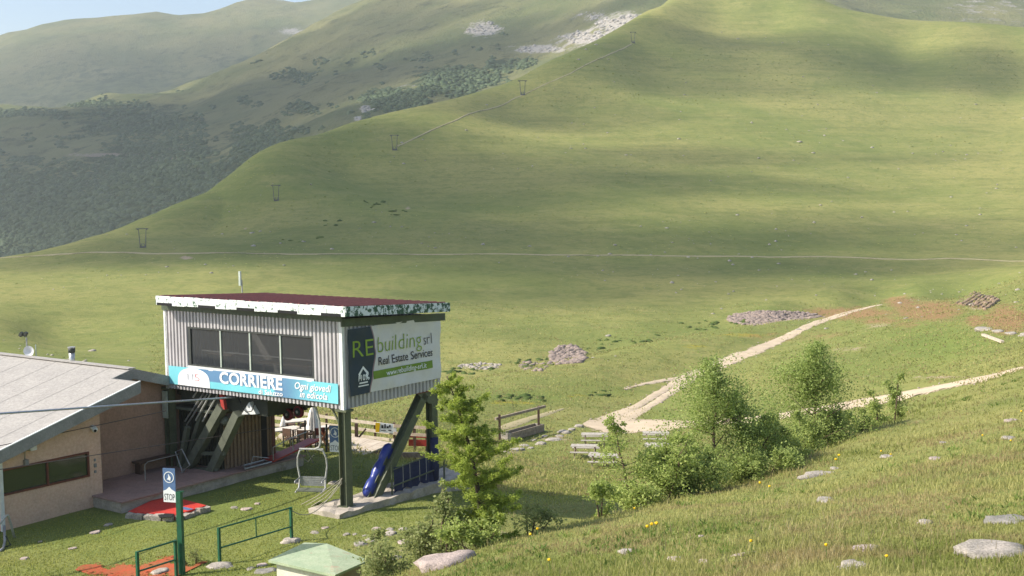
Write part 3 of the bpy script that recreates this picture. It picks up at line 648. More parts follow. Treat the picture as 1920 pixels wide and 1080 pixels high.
CLOUDS = [(hit(x, y, 110), rx, hit(x, y, 110)[1]-hit(x, y+ry, 110)[1], c_) for x, y, rx, ry, c_ in CLOUDS]
CLOUDS = [(P, rx/F_PX*P[1]*1.25, max(8, ry*1.25), c_) for P, rx, ry, c_ in CLOUDS]
CLOUDS += [(at(150, 330, 1150), 380, 260, 55), (at(500, 230, 1150), 300, 200, 45), (at(850, 140, 1150), 240, 140, 40), (at(620, 110, 1400), 260, 160, 30), (at(250, 130, 2300), 620, 330, 30), (at(300, 260, 1200), 300, 140, 36), (at(60, 420, 1000), 200, 90, 40), (at(330, 400, 880), 170, 70, 46), (at(480, 290, 880), 150, 80, 46), (at(170, 460, 860), 160, 50, 46), (at(640, 225, 880), 130, 70, 40), (at(20, 300, 1250), 260, 140, 40)]  # further unseen clouds, added to darken the spur and far mountain
for i, (P, rx, ry, c_) in enumerate(CLOUDS):
    c = P+SUN*((900+70*(i % 4)-P[2])/SUN[2]); V0, F0 = ICO3
    d = np.array([mnoise.fractal(Vector(v*1.3+i*7.), .9, 2., 4) for v in V0])
    V = V0*(1+.5*d[:, None])*np.array([rx, ry, c_])
    o = link('cloud', rawmesh('cloud', V, F0, 'cloud', True), None, c)
    tag(o, 'white drifting cloud high above the mountain slopes', 'cloud', 'clouds drifting over the slopes')

# ------------------------------------------------------------------ haze
s_ = NT('mountain_haze'); s_.t.nodes.remove(s_.bsdf)
pv = s_.n('ShaderNodeVolumePrincipled'); pv.inputs['Color'].default_value = (.93, 1, .95, 1); pv.inputs['Density'].default_value = .00021; pv.inputs['Anisotropy'].default_value = .2
s_.l(pv.outputs[0], s_.out.inputs['Volume']); M['haze'] = s_.m
zmin = min(float(Pg[:, 2].min()), min(v.co.z for v in spur.data.vertices), min(v.co.z for v in farm.data.vertices))
zmax = max(max(v.co.z for v in spur.data.vertices), max(v.co.z for v in farm.data.vertices))
stuff(MB().box(-6000, 6000, -200, 4600, zmin-2, zmax+20).build('haze', 'haze', None), 'thin morning haze filling the valley air', 'haze')
print('haze z', zmin, zmax)

# ================================================================== lift station
def corr(mb, along, c, s0, s1, z0, z1, outward, pitch=.17, depth=.06):
    """trapezoid sheet; along: 'a' (plane b=c) or 'b' (plane a=c)"""
    n = int(round((s1-s0)/pitch)); pr = []
    for i in range(n):
        t = s0+(s1-s0)*i/n; p = (s1-s0)/n
        pr += [(t, 0), (t+p*.36, 0), (t+p*.44, 1), (t+p*.92, 1)]
    pr.append((s1, 0))
    f = (lambda t, d, z: S(t, c+outward*d*depth, z)) if along == 'a' else (lambda t, d, z: S(c+outward*d*depth, t, z))
    V = [f(t, d, z0) for t, d in pr]+[f(t, d, z1) for t, d in pr]; m = len(pr)
    return mb.add(V, [(i, i+1, m+i+1, m+i) for i in range(m-1)])
st = thing('lift_station', 'corrugated grey lift station cabin raised on olive steel posts', 'lift station', S(4.25, 2.3, 0))
ZT = lambda b: 6.16-.055*(b+.5)           # underside of the falling roof
W0, W1, WZ0, WZ1 = 1.20, 7.28, 4.12, 5.49
for args in ((.0, W0, 3.25, 6.12), (W1, 8.5, 3.25, 6.12), (W0, W1, 3.25, WZ0-.02), (W0, W1, WZ1, 6.12)):
    part(corr(MB(), 'a', 0, *args, -1), 'cladding', 'cladding', st, recalc=False)
part(corr(MB(), 'b', 0, .06, 4.7, 3.25, 5.86, -1, .185), 'cladding', 'cladding', st, recalc=False)
part(corr(MB(), 'b', 8.5, .06, 4.7, 3.25, 5.86, 1), 'cladding', 'cladding', st, recalc=False)
part(corr(MB(), 'a', 4.7, 0, 8.5, 3.25, 5.8, 1), 'cladding', 'cladding', st, recalc=False)
for a0, a1, b0, b1 in ((-.06, .10, -.06, .03), (8.40, 8.56, -.06, .03)):
    part(MB().boxs(a0, a1, b0, b1, 3.22, 6.10), 'corner_trim', 'white_trim', st)
part(MB().boxs(-.055, .004, .031, .09, 3.22, 5.9), 'corner_trim', 'cladding', st)
part(MB().boxs(-.05, 0.0, 4.62, 4.75, 3.22, 5.86), 'corner_trim', 'cladding', st)
# floor, room lining
part(MB().boxs(.05, 8.45, .08, 4.6, 3.27, 3.37), 'floor', 'machine_dark', st)
part(MB().boxs(.1, 8.4, 3.2, 3.28, 3.38, 5.8), 'room_partition', 'interior', st)
part(MB().boxs(2.2, 4.6, .7, 1.3, 4.30, 4.36).boxs(2.3, 2.4, .8, 1.2, 3.4, 4.3).boxs(4.4, 4.5, .8, 1.2, 3.4, 4.3), 'desk', 'wood_dark', st)
part(MB().boxs(5.6, 7.0, .4, .9, 4.5, 4.56), 'shelf', 'wood_old', st)
# window
wf = part(MB().boxs(W0, W1, -.05, .05, WZ0, WZ0+.06).boxs(W0, W1, -.05, .05, WZ1-.06, WZ1).boxs(W0, W0+.08, -.05, .05, WZ0+.06, WZ1-.06).boxs(W1-.12, W1, -.05, .05, WZ0+.06, WZ1-.06), 'window', 'frame_dark', st)
edges = [W0+.08, 2.73, 4.18, 5.63, W1-.12]
for i in range(4): part(MB().boxs(edges[i]+.02, edges[i+1]-.02, -.012, .0, WZ0+.06, WZ1-.06), 'pane', 'glass', wf)
for e in edges[1:4]: part(MB().boxs(e-.03, e+.03, -.045, .02, WZ0+.06, WZ1-.06), 'mullion', 'mullion', wf)
part(MB().boxs(W0-.02, W1+.02, -.10, -.045, WZ0-.09, WZ0+.01), 'sill', 'white_trim', wf)
part(MB().boxs(W0+.1, W1-.5, .10, .13, 4.66, 4.70), 'guard_rail', 'rail_white', wf)
# roof: falls towards the back
RB0 = -.5; RA1 = onb(292, 556, RB0-.05)[0]; RA0 = onb(646, 576, RB0-.05)[0]; ZR = onb(646, 576, RB0-.05)[2]
RB1, _e = ona(843, 568, RA0)[1:]
rz = lambda b: ZR+(_e-ZR)*(b-RB0)/(RB1-RB0)
print('roof', RA0, RA1, RB0, RB1, ZR, _e)
roof = part(MB().hexa([S(a, b, rz(b)-dz) for dz in (.06, 0) for a, b in ((RA0, RB0), (RA1, RB0), (RA1, RB1), (RA0, RB1))]), 'roof', 'roof_red', st)
for i in range(24):
    a = RA0+.2+i*.375
    part(MB().beam(S(a, RB0+.05, rz(RB0+.05)+.018), S(a, RB1-.02, rz(RB1-.02)+.018), .06, .04), 'roof_seam', 'roof_red', roof)
na = 12; wl = (RA1-RA0)/na   # board width
for i in range(na):        # front fascia boards; notches below are shade painted black
    a0 = RA0+i*wl+.004; a1 = a0+wl-.008; dz = .008*math.sin(i*2.3)
    part(MB().boxs(a0, a1, RB0-.045-.004*(i % 2), RB0-.002, ZR-.30+dz, ZR+.012+dz), 'fascia_board', 'peeling', roof)
for x0, x1 in ((294, 322), (371, 403), (443, 476), (520, 556), (601, 638)):
    c0_, c1_ = onb(x0, 575, RB0-.06)[0], onb(x1, 580, RB0-.06)[0]
    part(MB().boxs(c1_, c0_, RB0-.058, RB0-.051, ZR-.31, ZR-.215), 'painted_gap_shade', 'black', roof)  # solid block; shade of the rafter gap is put into its colour
nb = 8; wl = (RB1-RB0)/nb
for i in range(nb):
    b0 = RB0-.03+i*wl; b1 = b0+wl-.006; o_ = -.045-.004*(i % 2)
    for aa, sg in ((RA0, 1), (RA1, -1)):
        part(MB().hexa([S(aa+sg*o_, b0, rz(b0)-.29), S(aa, b0, rz(b0)-.29), S(aa, b1, rz(b1)-.29), S(aa+sg*o_, b1, rz(b1)-.29), S(aa+sg*o_, b0, rz(b0)+.012), S(aa, b0, rz(b0)+.012), S(aa, b1, rz(b1)+.012), S(aa+sg*o_, b1, rz(b1)+.012)]), 'fascia_board', 'peeling_worn', roof)
part(MB().boxs(-.10, 8.60, -.10, -.045, 6.02, 6.19), 'eaves_beam', 'beam_green', st)
part(MB().hexa([S(a, b, ZT(b)-dz) for dz in (.27, .02) for a, b in ((-.12, -.1), (-.055, -.1), (-.055, 5.0), (-.12, 5.0))]), 'eaves_beam', 'beam_green', st)
part(MB().hexa([S(a, b, rz(b)-.07-dz) for dz in (.04, 0) for a, b in ((RA0+.02, RB0+.02), (RA1-.02, RB0+.02), (RA1-.02, RB1-.02), (RA0+.02, RB1-.02))]), 'soffit', 'wood_dark', st)
# posts: I sections of steel
def ipost(a, b, z0, z1, w=.30, t=.035, along='b'):
    mb = MB()
    mb.boxs(a-w/2, a+w/2, b-w/2, b-w/2+t, z0, z1).boxs(a-w/2, a+w/2, b+w/2-t, b+w/2, z0, z1).boxs(a-t/2, a+t/2, b-w/2+t, b+w/2-t, z0, z1)
    return mb
for a, b, z0 in ((.10, .12, .12), (8.62, .12, .25), (.12, 4.45, -.1), (8.6, 4.5, .25)):
    mb = MB(); t = .03; w_ = .29
    mb.boxs(a-w_/2, a-w_/2+t, b-w_/2, b+w_/2, z0, 3.24).boxs(a+w_/2-t, a+w_/2, b-w_/2, b+w_/2, z0, 3.24).boxs(a-w_/2+t, a+w_/2-t, b-.015, b+.015, z0, 3.24)
    pp = part(mb, 'post', 'post_olive', st)
    part(MB().boxs(a-.22, a+.22, b-.2, b+.2, z0-.03, z0+.02), 'base_plate', 'post_olive', pp)
    part(MB().boxs(a-.24, a+.24, b-.18, b+.18, 3.16, 3.235), 'cap_plate', 'post_olive', pp)
part(MB().boxs(8.50, 8.76, -.10, -.055, 2.15, 3.12), 'cover_plate', 'mullion', st)
t0, t1 = S(.12, 1.35, .0), S(.12, 4.0, 3.15)
mb = MB(); u = np.cross((t1-t0)/np.linalg.norm(t1-t0), AX)
for k in (-1, 1): mb.beam(t0+AX*k*.135, t1+AX*k*.135, .03, .30, up=u)
mb.beam(t0, t1, .24, .03, up=u); part(mb, 'brace', 'post_olive', st)
t0, t1 = S(8.6, 1.35, .3), S(8.6, 4.0, 3.15); part(MB().beam(t0, t1, .26, .26), 'brace', 'post_olive', st)
part(MB().prism([S(-.03, 3.55, 3.22), S(-.03, 4.75, 3.22), S(-.03, 4.62, 2.75), S(-.03, 4.15, 2.8)], AX*.02), 'gusset', 'post_olive', st)
part(MB().boxs(-.06, .3, 3.5, 4.95, 3.225, 3.26), 'bearing_plate', 'frame_brown', st)
part(MB().beam(S(.35, .1, 3.15), S(.72, .1, 3.24), .06, .06).beam(S(.3, .1, 2.75), S(.6, .1, 3.2), .05, .05), 'knee_bracket', 'post_olive', st)
# antenna on the roof
AA = onb(454, 545, 4.2)[0]
an = thing('roof_antenna', 'pale panel antenna on a short mast above the cabin roof', 'antenna', S(AA, 4.2, rz(4.2)))
part(MB().tube([S(AA, 4.2, rz(4.2)), S(AA, 4.2, 6.75)], .025), 'mast', 'gal', an)
part(MB().boxs(AA-.03, AA+.07, 4.1, 4.16, 6.55, 7.1), 'panel', 'mullion', an)

# ---- lettering
def textmesh(body, bold=0., shear=0., spacing=1.):
    cu = bpy.data.curves.new('t', 'FONT'); cu.body = body; cu.size = 1.; cu.offset = bold; cu.shear = shear; cu.space_character = spacing; cu.resolution_u = 3; cu.extrude = 0; cu.fill_mode = 'FRONT'
    ob = bpy.data.objects.new('t', cu); COL.objects.link(ob)
    dg = bpy.context.evaluated_depsgraph_get(); dg.update()
    me = bpy.data.meshes.new_from_object(ob.evaluated_get(dg)); bpy.data.objects.remove(ob); bpy.data.curves.remove(cu)
    V = np.array([v.co[:] for v in me.vertices]); Fc = [tuple(p.vertices) for p in me.polygons]; bpy.data.meshes.remove(me)
    return V, Fc
def lettering(parent, body, mat, p0, p1, height, to_world, cap=None, **k):
    """p0,p1: start and end of the baseline on the plane (s,z); height: metres of the tallest letter"""
    V, Fc = textmesh(body, **k); p0 = np.array(p0); p1 = np.array(p1)
    x0, x1 = V[:, 0].min(), V[:, 0].max(); hh = cap or V[:, 1].max()
    X = (V[:, 0]-x0)/(x1-x0); Yv = V[:, 1]/hh*height
    mb = MB(); mb.add([to_world(p0[0]+(p1[0]-p0[0])*x, p0[1]+(p1[1]-p0[1])*x+y) for x, y in zip(X, Yv)], Fc)
    return part(mb, 'lettering', mat, parent, recalc=False)
def sheet(to_world, s0, s1, z0, z1, n=24, m=6):
    mb = MB(); V = []; 
    for j in range(m+1):
        for i in range(n+1): V.append(to_world(s0+(s1-s0)*i/n, z0+(z1-z0)*j/m))
    mb.add(V, [(j*(n+1)+i, j*(n+1)+i+1, (j+1)*(n+1)+i+1, (j+1)*(n+1)+i) for j in range(m) for i in range(n)]); return mb
# right-hand banner (plane a = -.06)
def wave(s, z): return .020*math.sin(s*3.1+z*2.)+.012*math.sin(s*7.3-z*5)+.010*math.sin(s*2.2+z*9)
RBn = lambda off: (lambda s, z: S(-.10-off-wave(s, z), s, z))
bn = thing('side_banner', 'white and navy property company banner on the cabin side', 'banner', S(-.1, 2.4, 3.62))
sh = part(sheet(RBn(0), .16, 4.74, 3.63, 5.76, 60, 24), 'cloth', 'ban_white', bn, True, False)
bz = lambda x, y: ona(x, y, -.1)[1:]
def poly_part(parent, name, mat, pts, tw):
    return part(MB().add([tw(*p) for p in pts], [tuple(range(len(pts)))]), name, mat, parent, recalc=False)
e0, e1, e2 = bz(696.6, 611), bz(703.5, 648), bz(692.7, 735.5)
def strips(parent, name, mat, zs, left, right, tw):
    mb = MB(); V = []; n = 28
    for z in zs:
        l, r = left(z), right(z); V += [tw(l+(r-l)*i/n, z) for i in range(n+1)]
    mb.add(V, [(j*(n+1)+i, j*(n+1)+i+1, (j+1)*(n+1)+i+1, (j+1)*(n+1)+i) for j in range(len(zs)-1) for i in range(n)]); return part(mb, name, mat, parent, True, False)
edge_s = lambda z: float(np.interp(z, [3.63, 4.9, 5.76], [1.13, 1.42, 1.24]))
zs = np.linspace(3.632, 5.758, 25)
strips(bn, 'navy_panel', 'ban_navy', zs, lambda z: .162, lambda z: edge_s(z)-.03, RBn(.010))
strips(bn, 'panel_edge', 'ban_edge', zs, lambda z: edge_s(z)-.03, lambda z: edge_s(z)+.02, RBn(.010))
lettering(bn, 'RE', 'ban_lime', bz(661.5, 671), bz(698.5, 665), .52, RBn(.026), bold=-.006)
lettering(bn, 'building', 'ban_lime', bz(707.7, 661.2), bz(789, 648.6), .50, RBn(.024), bold=-.012)
lettering(bn, 'srl', 'ink_black', bz(793.6, 646.5), bz(809.5, 643.8), .36, RBn(.024), bold=-.012)
lettering(bn, 'Real Estate Services', 'ink_black', bz(707.7, 685), bz(810, 666.8), .27, RBn(.024), bold=.004)
q0, q1, q2, q3 = bz(700.6, 695.8), bz(810.3, 675), bz(810, 689.4), bz(698, 711.4)
strips(bn, 'green_bar', 'ban_bar', np.linspace(q3[1], q0[1], 5), lambda z: (q0[0]+q3[0])/2, lambda z: q1[0], RBn(.016))
lettering(bn, 'www.rebuilding-srl.it', 'print_white', bz(723.4, 704), bz(797, 688.8), .17, RBn(.030), bold=.01)
hx, hz_ = bz(681, 706)
mb = MB(); tw = RBn(.026)
for pts in ([(-.26, .10), (0, .34), (.26, .10), (.20, .04), (0, .24), (-.20, .04)], [(-.20, .04), (-.14, .10), (-.14, -.06), (-.20, -.06)], [(.14, .10), (.20, .04), (.20, -.06), (.14, -.06)], [(-.2, -.17), (.2, -.17), (.2, -.22), (-.2, -.22)], [(-.24, -.27), (.24, -.27), (.24, -.31), (-.24, -.31)]):
    mb.add([tw(hx+x, hz_+y) for x, y in pts], [tuple(range(len(pts)))])
part(mb, 'house_emblem', 'print_white', bn, recalc=False)
lettering(bn, '110%', 'print_white', (hx-.25, hz_-.12), (hx+.27, hz_-.12), .19, RBn(.030), bold=.02)
# front banner (plane b = -.06)
FBn = lambda off: (lambda s, z: S(s, -.105-off-.006*math.sin(s*4+z*6), z))
fb = thing('front_banner', 'long turquoise and blue newspaper banner below the cabin windows', 'banner', S(4.2, -.11, 3.42))
mbs = sheet(FBn(0), 8.32, .13, 3.42, 4.06, 40, 5)
cl_ = part(mbs, 'cloth', 'blue_banner', fb, True, False)
uvl = cl_.data.uv_layers.new(name='UVMap')
for lp in cl_.data.loops:
    i = lp.vertex_index; uvl.data[lp.index].uv = ((i % 41)/40, (i//41)/5)
fz = lambda x, y: (onb(x, y, -.11)[0], onb(x, y, -.11)[2])
dome = [(7.92+(-.0), 3.425)]
dl, dr = fz(334, 720)[0], fz(394, 728)[0]; cx = (dl+dr)/2; rx = (dl-dr)/2
pts = [(cx+rx*math.cos(t)*1.0, 3.424+.632*min(1, math.sin(t)**.55)) for t in np.linspace(0, math.pi, 22)]
poly_part(fb, 'white_dome', 'print_white', pts, FBn(.010))
g0 = fz(351, 714); lettering(fb, '11', 'print_grey', (fz(352, 700)[0], 3.62), (fz(362, 700)[0], 3.62), .24, FBn(.018), bold=-.02)
lettering(fb, '5', 'print_red', (fz(365, 700)[0], 3.62), (fz(374, 700)[0], 3.62), .24, FBn(.018), bold=-.02)
c0 = fz(412.5, 718); c1 = fz(530, 731.5)
lettering(fb, 'CORRIERE', 'print_white', (c0[0], c0[1]-.0), (c1[0], c1[1]), .40, FBn(.014), bold=.03, spacing=1.05)
c0 = fz(485, 738.5); c1 = fz(530.5, 743.2)
lettering(fb, 'di Saluzzo', 'print_white', c0, c1, .16, FBn(.014), bold=.012)
c0 = fz(553, 728.5); c1 = fz(621, 735.5)
lettering(fb, 'Ogni giovedì', 'print_white', c0, c1, .22, FBn(.014), bold=.012, shear=.25)
c0 = fz(562.5, 744.5); c1 = fz(614, 750)
lettering(fb, 'in edicola', 'print_white', c0, c1, .21, FBn(.014), bold=.012, shear=.25)

# ---- plinth of rough concrete
def rough_box(a0, a1, b0, b1, z0, z1, na, nb_, jit, fr=S):
    mb = MB(); rr = random.Random(int(a0*100+b0*10)); nz = 3
    G = {}
    for i in range(na+1):
        for j in range(nb_+1):
            for k in range(nz+1):
                if i in (0, na) or j in (0, nb_) or k in (0, nz):
                    e = lambda: rr.uniform(-jit, jit)
                    G[i, j, k] = len(mb.v); p = fr(a0+(a1-a0)*i/na+e(), b0+(b1-b0)*j/nb_+e(), z0+(z1-z0)*k/nz+e()*.7); mb.v.append(tuple(map(float, p)))
    for i in range(na):
        for j in range(nb_):
            for k in (0, nz): mb.f.append((G[i, j, k], G[i+1, j, k], G[i+1, j+1, k], G[i, j+1, k]))
    for i in range(na):
        for k in range(nz):
            for j in (0, nb_): mb.f.append((G[i, j, k], G[i+1, j, k], G[i+1, j, k+1], G[i, j, k+1]))
    for j in range(nb_):
        for k in range(nz):
            for i in (0, na): mb.f.append((G[i, j, k], G[i, j+1, k], G[i, j+1, k+1], G[i, j, k+1]))
    return mb
tag(rough_box(-.45, .95, -.75, 5.9, -.75, .13, 6, 22, .05).build('plinth', 'concrete', smooth=False), 'rough concrete plinth under the cabin posts, edge crumbling', 'plinth')
# ---- blue pad and netting on the brace
pad = thing('blue_pad', 'glossy blue safety pad strapped along the slanting brace', 'pad', S(.5, 1.2, .1))
p0, p1 = S(.42, 1.36, .12), S(.42, 2.62, 1.62); N = 22; mb = MB(); pts = []; rad = []
for i in range(N+1):
    t = i/N; pts.append(p0+(p1-p0)*t); rad.append(.20*(1-.22*abs(math.cos(t*math.pi*3))**6)*(.6 if i in (0, N) else 1))
part(MB().tube(pts, rad, 14), 'cushion', 'blue_pad', pad, True)
for t in (.17, .5, .83): c = p0+(p1-p0)*t; part(MB().tube([c-(p1-p0)*.012, c+(p1-p0)*.012], .19, 14), 'strap', 'strap', pad)
net = thing('safety_net', 'dark blue netting hanging from the rail between the posts', 'netting', S(-.1, 3.4, -.2))
mb = MB(); V = []; n, m = 34, 8
for j in range(m+1):
    for i in range(n+1):
        b = 2.15+2.15*i/n; zt = .98-.05*math.sin(i/n*3.14)+.10*i/n; zb = .02+.12*math.sin(i*.7)*.4+.18*abs(math.sin(i*.21))
        V.append(S(-.12+.05*math.sin(i*.9)*(1-j/m*.6), b, zb+(zt-zb)*j/m))
mb.add(V, [(j*(n+1)+i, j*(n+1)+i+1, (j+1)*(n+1)+i+1, (j+1)*(n+1)+i) for j in range(m) for i in range(n)])
part(mb, 'mesh_cloth', 'blue_net', net, True, False)
for b in (2.55, 2.9, 3.4, 3.75): part(MB().tube([S(-.17, b, 1.02), S(-.16, b+.02, .55), S(-.15, b, .25)], .007, 5), 'tie', 'strap', net)
part(MB().tube([S(-.08, 4.3, .1), S(-.1, 4.28, .7), S(-.09, 4.3, 1.6)], [.13, .17, .14], 10), 'bundled_end', 'blue_net', net, True)
rl = thing('net_rail', 'green pipe rail carrying the blue netting', 'railing', S(-.2, 3.2, -.1))
part(MB().tube([S(-.16, 1.9, .38), S(-.16, 4.85, .55)], .028), 'rail', 'post_olive', rl)
part(MB().tube([S(-.16, 2.0, .93), S(-.16, 4.7, 1.12)], .02), 'rail', 'post_olive', rl)
for b in (2.0, 4.72): part(MB().tube([S(-.16, b, -.1), S(-.16, b, 1.1)], .03), 'post', 'post_olive', rl)

# ---- lift machinery under the cabin
dr_ = thing('lift_drive', 'slanting steel lift drive frame with tubes under the cabin', 'lift drive', S(7, 1.2, .4))
def pb(x, y, b): v = onb(x, y, b); return S(*v)
for (x0, y0, x1, y1, b, w_) in ((338, 905, 418, 762, .2, .30), (388, 903, 448, 775, .35, .30), (352, 870, 392, 742, .5, .16)):
    p, q = pb(x0, y0, b), pb(x1, y1, b); part(MB().beam(p, q, .3, w_), 'inclined_beam', 'machine_grey', dr_)
for (x0, y0, x1, y1, r_, m_) in ((347, 790, 383, 735, .03, 'gal'), (350, 797, 389, 738, .03, 'gal'), (367, 788, 395, 738, .032, 'pale_tube'), (380, 790, 408, 740, .032, 'pale_tube'), (392, 792, 404, 770, .03, 'pale_tube'), (399, 800, 414, 769, .07, 'pale_tube'), (362, 745, 370, 733, .03, 'pale_tube')):
    part(MB().tube([pb(x0, y0, .25), pb(x1, y1, .25)], r_), 'guide_tube', m_, dr_)
for (x0, y0, x1, y1, w_, m_) in ((335, 730, 420, 742, .3, 'machine_dark'), (390, 747, 432, 742, .12, 'machine_grey'), (415, 780, 437, 779, .14, 'gal'), (345, 803, 385, 795, .1, 'machine_dark')):
    part(MB().beam(pb(x0, y0, .8), pb(x1, y1, .8), w_, w_), 'cross_beam', m_, dr_)
p, q = pb(416, 738, .2), pb(421, 768, .2); part(MB().beam(p, q, .12, .16), 'red_lever', 'red_paint', dr_)
part(MB().tube([pb(419, 786, .3), pb(426, 793, .5)], [.16, .15], 12), 'motor_end', 'machine_grey', dr_, True)
c = pb(462, 775, .35); mb = MB()
mb.prism([pb(453, 777, .3), pb(480, 777, .3), pb(467, 754, .3)], BX*.18); part(mb, 'guard_plate', 'white_trim', dr_)
part(MB().tube([pb(446, 745, .2), pb(455, 765, .2), pb(462, 773, .2), pb(472, 771, .2), pb(477, 757, .2)], .018, 6), 'hose', 'rubber', dr_, True)
part(MB().boxs(4.0, 6.6, .5, 3.2, 2.55, 3.24), 'gear_housing', 'machine_dark', dr_)
part(MB().boxs(6.2, 8.2, .3, .7, 2.7, 3.2), 'tension_box', 'machine_dark', dr_)
part(MB().beam(pb(332, 905, .1), pb(352, 800, .1), .16, .16), 'strut', 'machine_grey', dr_)
part(MB().beam(pb(360, 850, .3), pb(420, 850, .3), .12, .12), 'tie_beam', 'machine_grey', dr_)
part(MB().beam(pb(348, 880, .3), pb(405, 880, .3), .12, .12), 'tie_beam', 'machine_grey', dr_)
for (x, y) in ((540, 777), (560, 772)):
    c = pb(x, y, 1.4); mb = MB(); ring = []
    sh_ = part(MB().tube([c-BX*.05, c+BX*.05], .21, 18), 'sheave', 'sheave_red', dr_)
    part(MB().tube([c-BX*.065, c-BX*.05], .14, 16), 'sheave_rim', 'rubber', sh_)
    part(MB().tube([c-BX*.09, c-BX*.06], .05, 10), 'hub', 'gal', sh_)
part(MB().beam(pb(520, 775, 1.6), pb(575, 765, 1.6), .08, .14), 'sheave_arm', 'machine_dark', dr_)
tilt = thing('tilted_frame', 'bent grey tubular frame leaning against the platform post', 'frame', S(7.3, .0, .4))
P4 = [(329, 847), (341, 842), (356, 872), (342, 884)]
pp = [pb(x, y, -.4) for x, y in P4]; part(MB().tube(pp+[pp[0]], .022, 6), 'loop', 'gal', tilt)
part(MB().beam(pb(345, 880, -.4), pb(326, 925, -.5), .12, .05), 'leg', 'gal', tilt)

# ---- machine shed behind the platform
shd = thing('machine_shed', 'brown corrugated machine shed standing on the platform', 'shed', S(8, 2.2, .38))
part(corr(MB(), 'b', 6.55, .75, 3.0, .38, 2.42, -1, .17, .06), 'wall', 'shed_boards', shd, recalc=False)
part(corr(MB(), 'a', 3.0, 6.55, 9.6, .38, 2.42, 1, .12, .03), 'wall', 'shed_boards', shd, recalc=False)
part(corr(MB(), 'a', .75, 6.55, 9.6, .38, 2.42, -1, .17, .06), 'wall', 'machine_dark', shd, recalc=False)
part(MB().boxs(6.3, 9.8, .3, 3.25, 2.43, 2.52), 'roof', 'machine_grey', shd)
part(MB().boxs(6.48, 6.54, 2.45, 2.72, .4, 2.4), 'painted_door_shade', 'black', shd)  # no opening here; the gap's shade is this solid black strip
part(MB().boxs(6.46, 6.58, 2.95, 3.1, .36, 2.43), 'corner_board', 'frame_brown', shd)

# ---- platform with stone edge, red mat
pf = thing('station_platform', 'pink paved boarding platform with a rough stone edge', 'platform', S(8, 0, 0))
part(rough_box(5.85, 12.6, -4.1, 3.9, -.2, .33, 10, 20, .025), 'base', 'concrete', pf)
for j in range(16):
    for i in range(8):
        a0 = 5.75+i*.62; b0 = -4.15+j*.505
        if a0 > 7.2 and b0 < -3.7: continue
        if a0 > 8.3 and b0 < -2.9: continue
        zz = .345+.006*random.random(); part(MB().boxs(a0, a0+.612, b0, b0+.497, zz, zz+.05), 'paving_slab', 'paving', pf)
mt = thing('red_mat', 'bright red mat with a rough stone kerb beside the platform', 'mat', S(5, -3, 0))
mp = [(240, 959), (301, 930), (351, 938), (387, 947.5), (327, 966)]
def zpt(x, y, z): return atz(x, y, z)
P5 = [zpt(x, y, .17) for x, y in mp]; part(MB().prism([p-np.array([0, 0, .3]) for p in P5], (0, 0, .3)), 'mat_sheet', 'red_mat', mt)
def kerb(p, q, n, h, seed, parent):
    rr = random.Random(seed)
    for i in range(n):
        a = p+(q-p)*(i+.03)/n; b = p+(q-p)*(i+.97)/n; d = (b-a)/np.linalg.norm(b-a); s_ = np.array([d[1], -d[0], 0]); V = []
        wv = .16+rr.random()*.08; hv = h*(.8+.35*rr.random())
        for zz in (-.3, hv):
            for c, k in ((a, -.0), (b, -.0), (b, wv), (a, wv)): V.append(c*np.array([1, 1, 0])+s_*k+np.array([rr.uniform(-.03, .03), rr.uniform(-.03, .03), zz+(rr.uniform(-.03, .03) if zz > 0 else 0)]))
        part(MB().hexa(V), 'kerb_stone', 'rock_pale', parent)
kerb(P5[0], P5[4], 5, .15, 3, mt); kerb(P5[4], P5[3], 6, .15, 5, mt)
part(MB().prism([zpt(x, y, .175) for x, y in ((296, 966), (312, 963), (327, 964), (322, 970), (300, 971))], (0, 0, .012)), 'rubber_pad', 'rubber', mt)
part(MB().prism([zpt(x, y, .172) for x, y in ((335, 953), (345, 950.5), (363, 954.5), (352, 957))], (0, 0, .006)), 'blue_stripe', 'sign_blue', mt)
# red board with rail at the far end of the platform, folded metal frame
rb = thing('red_ramp_board', 'red board ramp with bent pipe rail at the platform end', 'ramp', S(6, 4, .3))
P = [S(6.35, 2.35, .42), S(5.8, 2.35, .42), S(5.8, 4.7, .78), S(6.35, 4.7, .78)]
part(MB().prism(P, (0, 0, .06)), 'board', 'red_paint', rb)
part(MB().tube([S(5.85, 2.4, .4), S(5.85, 2.4, .95), S(5.9, 3.3, 1.12), S(5.95, 4.2, 1.2)], .02, 6), 'rail', 'gal', rb)
part(MB().tube([S(5.85, 3.4, .5), S(5.88, 3.4, 1.13)], .018, 6), 'post', 'gal', rb)
fm = thing('folded_metal_frame', 'flat grey metal frame lying on the platform edge', 'frame', S(5.9, 1.6, .4))
part(MB().tube([S(5.75, 1.0, .46), S(5.75, 2.2, .47), S(6.2, 2.3, .47), S(6.2, 1.3, .46), S(5.75, 1.0, .46)], .035, 6), 'outer_tube', 'gal', fm)
part(MB().tube([S(5.82, 1.3, .5), S(5.85, 1.45, .8), S(5.85, 2.2, .6)], .015, 6), 'handle', 'gal', fm)
# bench and rail in the recess
bn2 = thing('recess_bench', 'low brown bench against the recessed wall', 'bench', S(8.6, -.8, .4))
part(MB().boxs(8.35, 8.75, -1.5, .2, .78, .84), 'seat', 'wood_dark', bn2)
for b in (-1.4, .05): part(MB().boxs(8.4, 8.7, b, b+.08, .39, .78), 'leg', 'wood_dark', bn2)
hr = thing('platform_handrail', 'thin bent pipe handrail on the paved platform', 'handrail', S(7.6, -.9, .4))
part(MB().tube([S(7.5, -1.9, .39), S(7.5, -1.9, .95), S(7.6, -1.7, 1.0), S(7.7, -.3, 1.0)], .018, 6), 'pipe', 'gal', hr)

